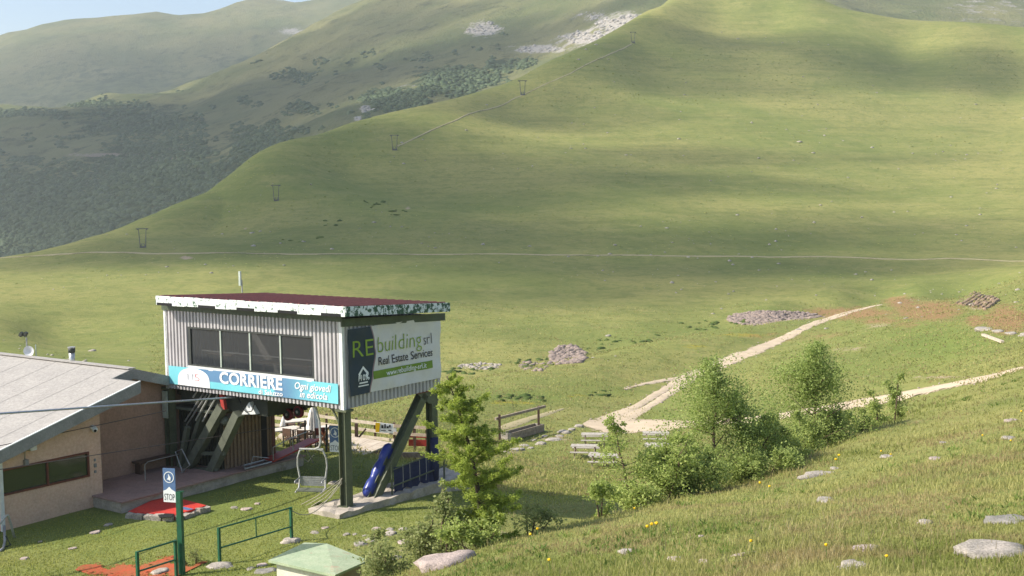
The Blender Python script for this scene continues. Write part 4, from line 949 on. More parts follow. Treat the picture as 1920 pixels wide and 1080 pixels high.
# ================================================================== station house on the left
hs = thing('station_house', 'peach plastered station house with pale overhanging roof', 'house', S(10, -5, 0))
A0 = 7.3; BL, BR = -7.35, -3.72
zr = lambda b: 3.90+.272*(b+2.46)
def wallpoly(a, pts): return [S(a, b, z) for b, z in pts]
w0, w1, wz0, wz1 = -7.36, -4.2, 1.04, 1.86
# front wall in pieces round the window
for nm, pts in (('wall', [(BL, -.3), (BR, -.3), (BR, wz0), (BL, wz0)]), ('wall', [(BL, wz1), (BR, wz1), (BR, zr(BR)-.32), (BL, zr(BL)-.32)]), ('wall', [(w1, wz0), (BR, wz0), (BR, wz1), (w1, wz1)])):
    part(MB().prism(wallpoly(A0, pts), AX*.25), nm, 'plaster', hs)
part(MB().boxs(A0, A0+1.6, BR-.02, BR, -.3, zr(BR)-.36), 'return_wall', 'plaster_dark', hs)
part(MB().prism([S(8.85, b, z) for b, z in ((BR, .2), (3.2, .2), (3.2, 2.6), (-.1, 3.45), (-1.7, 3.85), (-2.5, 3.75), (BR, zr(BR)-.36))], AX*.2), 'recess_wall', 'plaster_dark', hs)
part(MB().boxs(A0+.25, 13, BL, BL+.2, -.3, zr(BL)-.33), 'end_wall', 'plaster', hs)
part(MB().boxs(A0+1.8, A0+1.9, BL+.2, BR, .2, 2.2), 'room_back', 'interior', hs)
wn = part(MB().boxs(A0-.03, A0+.1, w0, w1, wz1-.06, wz1).boxs(A0-.03, A0+.1, w0, w1, wz0, wz0+.06).boxs(A0-.03, A0+.1, w1-.06, w1, wz0+.06, wz1-.06).boxs(A0-.02, A0+.1, -5.73, -5.67, wz0+.06, wz1-.06), 'window', 'frame_brown', hs)
part(MB().boxs(A0+.03, A0+.045, w0, -5.73, wz0+.06, wz1-.06), 'pane', 'glass_green', wn); part(MB().boxs(A0+.03, A0+.045, -5.67, w1-.06, wz0+.06, wz1-.06), 'pane', 'glass_green', wn)
part(MB().boxs(A0+.25, A0+.5, -5.9, -4.3, wz0+.05, wz0+.16), 'red_counter', 'red_paint', wn)
# roof
RE0 = 6.88
def slope(b0, b1, a0, a1, zf, th=.10): return MB().hexa([S(a, b, zf(b)-d) for d in (th, 0) for a, b in ((a0, b0), (a1, b0), (a1, b1), (a0, b1))])
rf = part(slope(-10.5, -2.46, RE0, 22, zr), 'roof', 'roof_pale', hs)
part(slope(-2.46, -1.62, 8.35, 22, zr), 'roof_top', 'roof_pale', rf)
zr2 = lambda b: zr(-1.62)-.30*(b+1.62)
part(slope(-1.62, 3.6, 8.35, 22, zr2), 'rear_slope', 'roof_pale', rf)
def fasc(a, b0, b1, zf, h, mat='fascia_grey'): return MB().hexa([S(x, b, zf(b)+dz) for dz in (-h, .015) for x, b in ((a-.05, b0), (a, b0), (a, b1), (a-.05, b1))])
part(fasc(RE0, -10.5, -2.44, zr, .36), 'fascia', 'fascia_grey', rf)
part(fasc(8.35, -2.44, -1.62, zr, .34), 'fascia', 'fascia_grey', rf); part(fasc(8.35, -1.62, 3.6, zr2, .34), 'fascia', 'fascia_grey', rf)
part(MB().boxs(RE0, 8.35, -2.47, -2.42, zr(-2.46)-.34, zr(-2.46)+.012), 'fascia', 'fascia_grey', rf)
part(MB().beam(S(RE0-.02, -10.5, zr(-10.5)+.03), S(RE0-.02, -2.44, zr(-2.44)+.03), .07, .03), 'edge_flashing', 'white_trim', rf)
for i in range(9):
    a = 7.9+i*1.55; part(MB().beam(S(a, -10.4, zr(-10.4)+.004), S(a, -2.5 if a < 8.4 else -1.7, zr(-2.5 if a < 8.4 else -1.7)+.004), .03, .006), 'roof_seam', 'roof_pale', rf)
part(MB().beam(S(8.35, -1.62, zr(-1.62)+.02), S(22, -1.62, zr(-1.62)+.02), .3, .03), 'ridge_cap', 'roof_pale', rf)
part(MB().prism(wallpoly(A0-.02, [(BL-.02, -.3), (BL+.1, -.3), (BL+.1, zr(BL)-.4), (BL-.02, zr(BL)-.4)]), AX*-.06), 'downpipe', 'white_trim', hs)
part(MB().boxs(A0-.05, A0-.001, -4.03, -3.97, 1.12, 1.2).boxs(A0-.05, A0-.001, -4.03, -3.95, 1.3, 1.42).boxs(A0-.05, A0-.001, -4.02, -3.97, 1.5, 1.58), 'switch_boxes', 'fascia_grey', hs)
dm = thing('dome_camera', 'white dome security camera under the house eaves', 'camera', S(A0-.05, -4.03, 2.5))
part(MB().tube([S(A0, -4.03, 2.6), S(A0-.12, -4.03, 2.6)], .09, 14), 'mount', 'plastic_white', dm, True)
V, Fc = ICO2; part(MB().add([S(A0-.14, -4.03, 2.55)+v*.095 for v in V], Fc.tolist()), 'dome', 'plastic_white', dm, True); part(MB().add([S(A0-.20, -4.06, 2.53)+v*.05 for v in V], Fc.tolist()), 'lens', 'rubber', dm, True)
fl = thing('wall_floodlight', 'small white floodlight with bracket above the house window', 'floodlight', S(A0-.1, -6.4, 2.1))
b_ = ona(56, 840, A0)
part(MB().boxs(A0-.22, A0-.02, b_[1]-.12, b_[1]+.1, b_[2]-.05, b_[2]+.10), 'lamp_head', 'plastic_white', fl)
part(MB().tube([S(A0, b_[1]-.2, b_[2]-.45), S(A0-.06, b_[1]-.2, b_[2]), S(A0-.1, b_[1]-.1, b_[2]+.02)], .015, 6), 'bracket', 'gal', fl); part(MB().boxs(A0-.12, A0-.005, b_[1]-.25, b_[1]-.13, b_[2]-.5, b_[2]-.32), 'junction_box', 'fascia_grey', fl)
# roof furniture
def on_ridge(px): 
    d = ray(px, 672 if px > 90 else 664); t = ((O-CAM)@BX-1.5)/(d@BX); return CAM+d*t
c = on_ridge(135); ch = thing('flue_chimney', 'steel flue chimney with dark cowl on the house roof', 'chimney', c-np.array([0, 0, .1]))
part(MB().tube([c-np.array([0, 0, .35]), c+np.array([0, 0, .22])], .105, 14), 'pipe', 'chimney_steel', ch, True)
part(MB().tube([c+np.array([0, 0, .22]), c+np.array([0, 0, .38])], .125, 14), 'cowl', 'machine_dark', ch, True); part(MB().tube([c+np.array([0, 0, .38]), c+np.array([0, 0, .42])], .135, 14), 'cap', 'chimney_steel', ch)
c = on_ridge(51); fl2 = thing('roof_floodlight', 'twin floodlight on a thin mast above the house roof', 'floodlight', c)
part(MB().tube([c-np.array([0, 0, .4]), c+np.array([0, 0, .62])], .03, 8), 'mast', 'gal', fl2)
for k in (-.09, .07): part(MB().beam(c+np.array([-.14+k, 0, .68]), c+np.array([-.05+k, -.02, .82]), .14, .1), 'lamp_head', 'machine_dark', fl2)
c = on_ridge(55); ds = thing('satellite_dish', 'white satellite dish low on the roof ridge', 'satellite dish', c)
mb = MB(); n = 16; V = [c+np.array([0, .05, .1])]; 
for r_, dp in ((.12, .04), (.2, .0)):
    V += [c+np.array([math.cos(t)*r_, -.05-dp*0+(.2-r_)*.3, .12+math.sin(t)*r_]) for t in np.linspace(0, 2*math.pi, n, endpoint=False)]
mb.add(V, [(0, 1+i, 1+(i+1) % n) for i in range(n)]+[(1+i, 1+n+i, 1+n+(i+1) % n, 1+(i+1) % n) for i in range(n)]); part(mb, 'dish', 'plastic_white', ds, True)
part(MB().tube([c+np.array([.25, 0, -.3]), c+np.array([.25, 0, .35])], .02, 6), 'pole', 'mullion', ds)
# tube stand at the corner
ts = thing('tube_stand', 'bent pale tubular stand beside the house corner', 'stand', S(6.6, -7.6, 0))
part(MB().tube([atz(0, 982, .6), atz(11, 967, .75), atz(15, 966, .75), atz(21, 985, .4), atz(27, 1008, 0)], .035, 8), 'frame', 'pale_tube', ts, True)
part(MB().tube([atz(8, 986, .5), atz(9, 1016, .1), atz(6, 1028, .06), atz(-6, 1038, .03)], .04, 8), 'leg', 'gal', ts, True)
part(MB().tube([atz(11, 1005, .3), atz(20, 1022, .02), atz(10, 1025, .02)], .02, 6), 'foot', 'machine_dark', ts)

# ---- cables
def cable(label, p, q, r_, mat, sag=.0):
    pts = [p+(q-p)*t-np.array([0, 0, sag*4*t*(1-t)]) for t in np.linspace(0, 1, 24)]
    return tag(MB().tube(pts, r_, 6).build('haul_cable' if r_ > .02 else 'signal_wire', mat, smooth=True), label, 'cable')
pa = lambda x, y, a: S(*ona(x, y, a))
p, q = pa(0, 775.5, 5.2), pa(455, 744, 5.2); cable('thick steel haul cable running into the lift drive', p+(p-q)*1.2, q, .034, 'cable')
p, q = pa(8, 834, 7.0), pa(311, 770.5, 7.0); cable('thin dark wire crossing the peach house wall', p+(p-q)*1.2, q, .014, 'cable_dark')
p, q = pa(166, 855, 6.0), pa(569, 794, 6.0); cable('thin dark wire passing below the lift drive frame', p+(p-q)*1.3, q+(q-p)*.02, .013, 'cable_dark')

# ---- hanging chair
c = atz(583, 917, .50)
chn = thing('chairlift_chair', 'empty grey two-seat chairlift chair hanging under the cabin', 'chair', c-np.array([0, 0, .55]))
ux = np.array([.985, -.17, 0]); uy = np.array([.17, .985, 0]); uz = np.array([0, 0, 1.])
K = lambda x, y, z: c+ux*x+uy*y+uz*z*(1.16 if z > .5 else 1.)
for sx in (-1, 1):
    x = .50*sx
    part(MB().tube([K(x*.86, -.25, -.06), K(x*.9, .12, .0), K(x*.86, .2, .3), K(x*1.0, .2, .62), K(x*.96, .18, .86), K(x*.78, .16, 1.06), K(x*.5, .15, 1.10)], .032, 8), 'side_frame', 'pale_tube', chn, True)
    part(MB().tube([K(x*.86, .18, .32), K(x*.9, -.2, .3), K(x*.9, -.26, .24)], .024, 6), 'armrest', 'gal', chn, True)
part(MB().tube([K(-.4, .15, 1.10), K(.4, .15, 1.10)], .035, 8), 'top_bar', 'pale_tube', chn)
part(MB().tube([K(.12, .15, 1.10), K(.27, .15, 1.16), K(.32, .15, 1.3), K(.30, .15, 1.9), K(.10, .15, 2.6), K(.08, .15, 2.75)], .036, 8), 'hanger_arm', 'pale_tube', chn, True)
for i in range(6):
    y = -.26+i*.075; part(MB().boxs(-.42, .42, y, y+.062, -.03, .0, K), 'seat_slat', 'machine_grey', chn)
for i in range(5):
    z = .06+i*.062; part(MB().boxs(-.40, .40, .19+i*.006, .215+i*.006, z, z+.05, K), 'back_slat', 'gal', chn)
part(MB().tube([K(-.42, .1, .95), K(-.1, .1, .75), K(.1, .12, .95)], .015, 6).tube([K(-.12, .1, 1.08), K(.08, .1, .72)], .015, 6), 'footrest_bars', 'machine_dark', chn)

# ---- stop signs
def stop_sign(label, base, top, z0, w_, h_, name='stop_sign'):
    t = thing(name, label, 'sign', base)
    fr = np.array([.96, -.28, 0]); nr = np.array([-.28, -.96, 0])     # faces the riders
    K = lambda x, y, z: top+fr*x-nr*y+np.array([0, 0, z])
    if name: part(MB().boxs(-w_, 0, 0, .02, z0, z0+h_, K), 'panel', 'sign_blue', t)
    f = lambda s, z: K(s, -.006, z)
    g = lambda s, z: K(s, -.010, z)
    part(MB().add([f(-w_, z0), f(0, z0), f(0, z0+h_*.32), f(-w_*.3, z0+h_*.38), f(-w_*.5, z0+h_*.46), f(-w_*.75, z0+h_*.37), f(-w_, z0+h_*.33)], [tuple(range(7))]), 'white_field', 'sign_white', t, recalc=False)
    cx, cz, r0, r1 = -w_*.5, z0+h_*.74, w_*.36, w_*.42
    mb = MB(); n = 24; V = [g(cx+math.cos(a)*r_, cz+math.sin(a)*r_) for r_ in (r0, r1) for a in np.linspace(0, 2*math.pi, n, endpoint=False)]
    mb.add(V, [(i, (i+1) % n, n+(i+1) % n, n+i) for i in range(n)]); part(mb, 'ring', 'sign_white', t, recalc=False)
    part(MB().add([g(cx-.02, cz+r0*.75), g(cx+r0*.45, cz-r0*.1), g(cx+r0*.3, cz-r0*.8), g(cx+.0, cz-r0*.55), g(cx-r0*.45, cz-r0*.45), g(cx-r0*.1, cz)], [tuple(range(6))]), 'skier_figure', 'sign_white', t, recalc=False)
    lettering(t, 'STOP', 'ink_black', (-w_*.92, z0+h_*.06), (-w_*.08, z0+h_*.06), h_*.19, g, bold=-.005)
    return t
bp = S(-.95, -7.30, 0)
t = stop_sign('blue and white STOP sign on a green post by the red mat', bp, bp+np.array([-.05, 0, 0]), 2.0, .36, .90)
part(MB().boxs(-.05, .09, -.02, .10, -.05, 2.28, lambda x, y, z: bp+np.array([x*.96+y*.28, -x*.28+y*.96, z])), 'post', 'green_tube', t)
part(MB().boxs(-.02, .16, 0, .05, 2.27, 2.30, lambda x, y, z: bp+np.array([x, y, z])), 'post_cap', 'green_tube', t)
bp2 = at(639, 822, 41.5); g2 = gz(bp2[0], bp2[1]); bp2[2] = g2
t = stop_sign('blue and white STOP sign half hidden behind the cabin post', bp2, bp2, at(639, 848, 41.5)[2]-g2, .42, .92)
part(MB().tube([bp2+np.array([.03, .04, -.05]), bp2+np.array([.03, .04, 2.3])], .035, 8), 'post', 'green_tube', t)

# ---- green pipe railings
def railing(label, pts, extra=None, lower=.5):
    t = thing('pipe_railing', label, 'railing', pts[0]); up = np.array([0, 0, 1.])
    for p in pts: part(MB().boxs(-.035, .035, -.035, .035, -.08, 1.02, lambda x, y, z, p=p: p+AX*x+BX*y+up*z), 'post', 'green_tube', t)
    for z in (1.0, lower): part(MB().tube([pts[0]+up*z, pts[-1]+up*z], .025, 8), 'rail', 'green_tube', t)
    if extra: c = (pts[0]+pts[-1])/2; part(MB().tube([c+up*lower, c+up*1.0], .018, 6), 'strut', 'green_tube', t)
    return t
railing('green pipe railing joined to the STOP sign post', [S(-.93, -8.62, 0), S(-.93, -7.42, 0)])
railing('free-standing green pipe railing with a middle strut', [S(-.96, -5.98, 0), S(-1.04, -3.38, 0)], True, .45)
p, q = S(-1.04, -3.38, .95), S(.1, -.05, 1.05)
pts = [p+(q-p)*t-np.array([0, 0, .55*4*t*(1-t)*(1.1-.4*t)]) for t in np.linspace(0, 1, 20)]
tag(MB().tube(pts, .014, 6).build('barrier_rope', 'rope', smooth=True), 'pale rope slung from the railing to the cabin post', 'rope')
rp = thing('rope_bundle', 'pale ropes fanning down from the cabin post to the ground', 'rope', S(-.2, -.5, .1))
for i in range(4): part(MB().tube([S(.1, -.06, .9+.05*i), S(.35+.16*i, -.35-.05*i, .45), S(.75+.22*i, -.6, .14)], .011, 5), 'strand', 'rope', rp, True)

# ---- small hut in the foreground
hb = thing('pump_hut', 'small cream hut with faded green hipped roof near railing', 'hut', at(600, 1180, 25))
Yh = 24.
r0, r1 = at(565, 1020, Yh+.6), at(613, 1019, Yh+1.0)
eL, eF, eR = at(503, 1050, Yh-.2), at(628, 1078, Yh-1.3), at(692, 1050, Yh+.1)
eB = eL+eR-eF
eB[2] = (eL[2]+eR[2])/2
rfh = part(MB().add([r0, r1, eL, eF, eR, eB, eL-[0, 0, .05], eF-[0, 0, .05], eR-[0, 0, .05], eB-[0, 0, .05]], [(2, 3, 1, 0), (3, 4, 1), (4, 5, 0, 1), (5, 2, 0), (2, 6, 7, 3), (3, 7, 8, 4), (4, 8, 9, 5), (5, 9, 6, 2), (6, 9, 8, 7)]), 'roof', 'hut_roof', hb)
cc = (eL+eF+eR+eB)/4; gh = gz(cc[0], cc[1])
V = [cc+(e-cc)*.84 for e in (eL, eF, eR, eB)]
mz = min(v[2] for v in V)-.04
bot = [np.array([v[0], v[1], gh-.3]) for v in V]; tp = [np.array([v[0], v[1], v[2]-.03]) for v in V]
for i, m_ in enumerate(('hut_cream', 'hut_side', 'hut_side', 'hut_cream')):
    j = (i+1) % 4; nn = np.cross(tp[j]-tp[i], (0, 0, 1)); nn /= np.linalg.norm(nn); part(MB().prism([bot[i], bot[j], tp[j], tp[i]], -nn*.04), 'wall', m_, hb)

# ================================================================== terrace behind the station
dk = thing('terrace_deck', 'sun-bleached plank terrace deck beyond the chairlift chair', 'deck', atz(620, 840, -.3))
E0 = [atz(498, 838, -.12), atz(664, 861, -.12)]; E1 = [atz(540, 800, -.12), atz(738, 830, -.12)]
for i in range(34):
    t0, t1 = i/34, (i+.93)/34; g = lambda E, t: E[0]+(E[1]-E[0])*t; dz = np.array([0, 0, random.uniform(0, .012)])
    part(MB().prism([g(E0, t0)+dz, g(E0, t1)+dz, g(E1, t1)+dz, g(E1, t0)+dz], (0, 0, -.05)), 'plank', 'wood_pale', dk)
part(MB().beam(E0[0]-[0, 0, .15], E0[1]-[0, 0, .15], .08, .18), 'painted_shade_skirt', 'wood_dark', dk)  # dark skirt; shade under the deck is put into its colour
part(MB().beam(E0[1]-[0, 0, .15], E1[1]-[0, 0, .15], .08, .18), 'painted_shade_skirt', 'wood_dark', dk)
for t in (.05, .35, .65, .97):
    for E in (E0, E1): p = E[0]+(E[1]-E[0])*t; part(MB().beam([p[0], p[1], gz(p[0], p[1])-.1], p-[0, 0, .08], .12, .12), 'deck_leg', 'wood_dark', dk)
def gp(px, Y):
    X = at(px, 800, Y)[0]; return np.array([X, Y, gz(X, Y)])
# plank fence round the terrace
fn = thing('plank_fence', 'pale plank fence along the terrace with posts', 'fence', gp(660, 52.5))
FY = lambda x: 56.-(x-510)*.016
fx = [512, 560, 612, 668, 703, 739, 777, 812]
top = lambda x: float(np.interp(x, [510, 568, 637, 740, 812], [766, 772, 783, 795.5, 800]))
for x in fx:
    p = gp(x, FY(x)); q = at(x, top(x)-3, FY(x)); part(MB().beam(p-[0, 0, .1], q, .1, .1, up=(0, 1, 0)), 'post', 'wood_dark', fn)
for d_, h_ in ((3, .13), (17, .13), (30, .12)):
    for x0, x1 in zip(fx[:-1], fx[1:]):
        if d_ == 30 and x0 > 730: continue
        p, q = at(x0, top(x0)+d_, FY(x0)-.08), at(x1, top(x1)+d_, FY(x1)-.08); part(MB().beam(p, q, .04, h_), 'plank', 'wood_pale' if x0 < 735 else 'wood_old', fn)
sg = thing('fence_sign', 'white and yellow printed sign fixed to the plank fence', 'sign', at(723, 812, 52.2))
K = lambda x, y: at(x, y, 52.25)
part(MB().prism([K(704, 792), K(743, 796), K(743, 813), K(704, 810)], (0, .03, 0)), 'board', 'sign_white', sg)
part(MB().add([K(704, 792)-[0, .01, 0], K(713, 793)-[0, .01, 0], K(711, 810.4)-[0, .01, 0], K(704, 810)-[0, .01, 0]], [(0, 1, 2, 3)]), 'yellow_field', 'flower', sg, recalc=False)
for i, (x, y, w_, h_) in enumerate(((717, 800, 4, 6), (722, 799, 3, 8), (727, 801, 4, 4), (731, 799, 3, 5), (719, 807, 9, 1.6), (731, 807, 6, 2))):
    part(MB().add([K(x+dx*w_/2, y+dy*h_/2)-[0, .012, 0] for dx, dy in ((-1, -1), (1, -1), (1, 1), (-1, 1))], [(0, 1, 2, 3)]), 'printed_mark', 'ink_black', sg, recalc=False)
rd = thing('red_hoarding', 'red panelled board behind the slanting brace', 'board', gp(785, 53))
K = lambda x, y: at(x, y, 52.5)
for y0, y1 in ((814, 820.5), (824, 836)): part(MB().prism([K(766, y0), K(803, y0+1), K(803, y1+1), K(766, y1)], (0, .04, 0)), 'panel', 'red_paint', rd)
for x in (777, 800): part(MB().beam(gp(x, 52.6)-[0, 0, .1], at(x, 806, 52.6), .12, .08, up=(0, 1, 0)), 'post', 'wood_dark', rd)
lg = thing('timber_kerb', 'long grey timber beam lying behind the netting', 'beam', gp(775, 47.5))
part(MB().beam(at(748, 853, 47.6), at(806, 853, 46.8), .12, .2), 'beam', 'wood_old', lg)
for i in range(5): pass
# terrace furniture
def pos_on(px, py, z=-.1): return atz(px, py, z)
def terrace_table(label, px, py, rz_):
    c = pos_on(px, py); t = thing('terrace_table', label, 'table', c, 'tables on the terrace'); cs, sn = math.cos(rz_), math.sin(rz_)
    K = lambda x, y, z: c+np.array([x*cs-y*sn, x*sn+y*cs, z])
    for i in range(4): part(MB().boxs(-.7, .7, -.36+i*.18, -.36+i*.18+.165, .70, .74, K), 'top_plank', 'table_white', t)
    for x in (-.55, .55):
        for y in (-.3, .3): part(MB().boxs(x-.035, x+.035, y-.035, y+.035, 0, .70, K), 'leg', 'wood_dark', t)
    return t
terrace_table('pale terrace table beside the machine shed corner', 530, 838, .5)
terrace_table('pale terrace table behind the closed parasol', 562, 820, .35)
terrace_table('pale terrace table next to the orange folding chair', 592, 836, .4)
def chair(label, px, py, rz_, mat='wood_dark'):
    c = pos_on(px, py); t = thing('terrace_chair', label, 'chair', c, 'chairs on the terrace'); cs, sn = math.cos(rz_), math.sin(rz_)
    K = lambda x, y, z: c+np.array([x*cs-y*sn, x*sn+y*cs, z])
    part(MB().boxs(-.21, .21, -.21, .21, .43, .47, K), 'seat', mat, t); part(MB().boxs(-.21, .21, .19, .22, .58, .88, K), 'backrest', mat, t)
    for x in (-.19, .19):
        part(MB().boxs(x-.02, x+.02, -.2, -.16, 0, .43, K), 'leg', 'machine_dark', t); part(MB().boxs(x-.02, x+.02, .17, .21, 0, .88, K), 'leg', 'machine_dark', t)
chair('dark terrace chair pulled up by the shed-side table', 545, 843, 2.6); chair('dark terrace chair under the closed parasol', 578, 834, .6); chair('dark terrace chair against the plank fence', 545, 815, 0.2); chair('dark terrace chair between the two terrace tables', 572, 846, 3.); chair('dark red terrace chair behind the hanging chair arm', 603, 845, .4, 'frame_brown')
c = pos_on(588, 838); pr = thing('closed_parasol', 'tall white closed parasol on the terrace', 'parasol', c)
hgt = at(588, 762, c[1])[2]-c[2]
part(MB().tube([c, c+[0, 0, hgt]], .03, 8), 'pole', 'wood_old', pr)
mb = MB(); n = 18; V = []; zz = [.42, .55, .75, .9, .99]; rr_ = [.24, .20, .15, .10, .03]
for z, r_ in zip(zz, rr_): V += [c+[math.cos(a)*r_*(1+.28*math.cos(6*a)), math.sin(a)*r_*(1+.28*math.cos(6*a)), hgt*z] for a in np.linspace(0, 2*math.pi, n, endpoint=False)]
mb.add(V, [(j*n+i, j*n+(i+1) % n, (j+1)*n+(i+1) % n, (j+1)*n+i) for j in range(4) for i in range(n)]); part(mb, 'folded_canopy', 'parasol', pr, True)
part(MB().tube([c, c+[0, 0, .12]], .28, 14), 'base', 'concrete', pr)
c = pos_on(531, 832); pr2 = thing('wrapped_parasol', 'short white wrapped parasol beside the sheave wheels', 'parasol', c)
hgt = at(531, 780, c[1])[2]-c[2]; part(MB().tube([c, c+[0, 0, hgt*.5]], .025, 8), 'pole', 'wood_old', pr2); part(MB().tube([c+[0, 0, hgt*.4], c+[0, 0, hgt*.7], c+[.05, 0, hgt]], [.14, .11, .03], 10), 'folded_canopy', 'parasol', pr2, True)
c = pos_on(607, 846); oc = thing('folding_chair', 'orange wooden folding chair standing open on the terrace', 'chair', c)
for y in (-.22, .22):
    part(MB().beam(c+[-.3, y, 0], c+[.25, y, 1.0], .05, .04).beam(c+[.3, y, 0], c+[-.12, y, .75], .05, .04), 'side_frame', 'orange_wood', oc)
part(MB().prism([c+np.array(p) for p in ((-.12, -.22, .55), (.2, -.22, .95), (.2, .22, .95), (-.12, .22, .55))], (0.02, 0, -.01)), 'canvas', 'frame_brown', oc)
for i, (x, y, tp) in enumerate(((572, 852, 788), (563, 838, 795), (560, 850, 815), (612, 852, 795))):
    p = pos_on(x, y); q = at(x, tp, p[1]); o = MB().tube([p-[0, 0, .3], q], .035, 8).build('terrace_post', 'machine_dark'); tag(o, ['tall dark steel post on the terrace beside the chair arm', 'second dark steel post behind the terrace tables', 'short dark post at the terrace edge', 'dark post beside the folding chair'][i], 'post')
tm = thing('timber_brace', 'dark timber post with a leaning strut by the fence', 'post', gp(668, 51)); p = gp(668, 51)
part(MB().beam(p-[0, 0, .2], at(668, 794, 51), .14, .14, up=(0, 1, 0)), 'post', 'wood_dark', tm); part(MB().beam(at(673, 820, 51), at(686, 804, 51), .07, .07), 'strut', 'wood_dark', tm)

# ================================================================== trough with beam
tr = thing('water_trough', 'long wooden water trough under a beam on two posts', 'trough', gp(972, 80))
pL, pR = hit(937, 826, 60), hit(1010, 809, 60)
Yl, Yr = pL[1], pR[1]
for p, x, ty in ((pL, 936.5, 777), (pR, 1009.7, 761)): part(MB().beam(p-[0, 0, .3], at(x, ty, p[1]), .16, .16, up=(0, 1, 0)), 'post', 'wood_dark', tr)
part(MB().beam(at(929, 785.5, Yl-.1), at(1022, 762, Yr+.1), .14, .17), 'beam', 'wood_old', tr)
tL, tR = at(949, 824, Yl+.3), at(1011, 809, Yr+.1); tL[2] = gz(tL[0], tL[1]); tR[2] = gz(tR[0], tR[1]); d = (tR-tL)/np.linalg.norm(tR-tL); sd_ = np.cross(d, (0, 0, 1)); sd_ /= np.linalg.norm(sd_)
for k, m_ in ((-.35, 'wood_old'), (.35, 'wood_old')):
    for i in range(2): part(MB().beam(tL+sd_*k+[0, 0, .14+i*.27], tR+sd_*k+[0, 0, .14+i*.27], .07, .25), 'side_plank', m_, tr)
for p in (tL, tR): part(MB().beam(p-sd_*.4+[0, 0, .25], p+sd_*.4+[0, 0, .25], .08, .56), 'end_board', 'rock_pale', tr)
part(MB().beam(tL+[0, 0, .36], tR+[0, 0, .36], .62, .02), 'water', 'glass_green', tr)
# ================================================================== picnic tables
pt = thing('picnic_table', 'grey picnic table beside the birch thicket', 'picnic table', (0, 0, 0), 'picnic tables on the meadow')
for i in range(5): part(MB().box(-.85, .85, -.37+i*.15, -.37+i*.15+.138, .72, .76), 'top_plank', 'wood_grey', pt)
for sy in (-1, 1):
    for i in range(2): y = sy*.66+(-.13 if i == 0 else .015); part(MB().box(-.85, .85, y, y+.12, .43, .47), 'seat_plank', 'wood_grey', pt)
for x in (-.6, .6):
    for sy in (-1, 1): part(MB().beam((x, sy*.62, 0), (x, sy*.26, .72), .05, .1), 'leg', 'wood_old', pt)
    part(MB().box(x-.025, x+.025, -.8, .8, .37, .43), 'seat_bearer', 'wood_dark', pt); part(MB().box(x-.026, x+.026, -.36, .36, .66, .72), 'top_bearer', 'wood_dark', pt)
TB = [((1131, 876), -.16, 'grey picnic table closest to the birch thicket'), ((1097, 858), -.14, 'grey picnic table partly hidden by another table'), ((1115, 835), -.10, 'grey picnic table at the edge of the gravel road'), ((1230, 832), -.1, 'grey picnic table half hidden by the sparse birch'), ((1236, 856), -.12, 'grey picnic table mostly screened by birch leaves')]
for i, ((x, y), rz_, lb) in enumerate(TB):
    p = hit(x, y, 50)
    o = pt if i == 0 else copy_tree(pt, p, rz_, lb)
    o.location = p; o.rotation_euler = (0, 0, rz_); o['label'] = lb

# ================================================================== pylons on the slope
py0 = thing('ski_lift_pylon', 'p', 'pylon', (0, 0, 0), 'ski lift pylons up the hillside')
for sx in (-1, 1):
    part(MB().tube([(sx*.85, 0, -.5), (sx*1.25, 0, 6.2)], [.16, .11], 8), 'pole', 'pylon', py0)
    part(MB().tube([(sx*.9, 0, 0), (sx*.25, .2, 1.4)], .12, 6), 'stay', 'pylon', py0)
    part(MB().box(sx*1.5-.25, sx*1.5+.25, -.2, .2, 6.0, 6.25), 'sheave_box', 'pylon', py0)
part(MB().box(-2.1, 2.1, -.14, .14, 6.25, 6.5), 'crossbar', 'pylon', py0)
part(MB().box(-1., 1., -.7, .7, -.5, .45), 'footing', 'pylon', py0)
PYL = [(268, 464, .62, 'lift pylon with crossbar standing just above the contour path'), (518, 376, .62, 'lift pylon with crossbar near the scrubby spur edge'), (740, 281, .75, 'lift pylon at the lower end of the diagonal path'), (980, 178, .92, 'lift pylon halfway up beside the diagonal path'), (1187, 80, .8, 'topmost lift pylon below the pale scree')]
for i, (x, y, sc, lb) in enumerate(PYL):
    p = hit(x, y, 210); o = py0 if i == 0 else copy_tree(py0, p, .15, lb); o.location = p; o.rotation_euler = (0, 0, .15); o.scale = (sc,)*3; o['label'] = lb

# ================================================================== stones
def rock_mesh(seed, mat, flat=.45, sub=ICO3):
    V0, F0 = sub; V = V0.copy(); o = seed*13.7
    for k, v in enumerate(V0):
        n1 = mnoise.noise(Vector(v*1.1+o)); n2 = mnoise.noise(Vector(v*2.7+o)); n3 = mnoise.noise(Vector(v*6.+o))
        V[k] = v*(1+.38*n1+.2*n2+.09*n3)
    V[:, 2] = np.clip(V[:, 2], -.7, .62+.1*V[:, 0])*flat
    return rawmesh('stone', V, F0, mat, False)
RM = {m: [rock_mesh(i+j*10, m, .34+.08*i) for i in range(4)] for j, m in enumerate(('rock_pale', 'rock_pink', 'rock_dark'))}
def stone(px, py, wpx, hpx, mat, label, group=None, name='stone', Y=None, rz_=None, sink=.0):
    p = hit(px, py) if Y is None else gp(px, Y)
    sx = wpx/F_PX*p[1]/2; k = abs(int(px*7+py)) % 4
    o = link(name, RM[mat][k], None, p-np.array([0, 0, sx*.04+sink])); hd = hpx/F_PX*p[1]
    sl = .28; o.scale = (sx*1.05, max(sx*.45, min(hd/sl/2, sx*1.5)), max(.45*sx, min(sx*1.2, hd*2.4)))
    o.rotation_euler = (0, 0, rz_ if rz_ is not None else random.uniform(-.4, .4)); tag(o, label, 'stone', group); return o
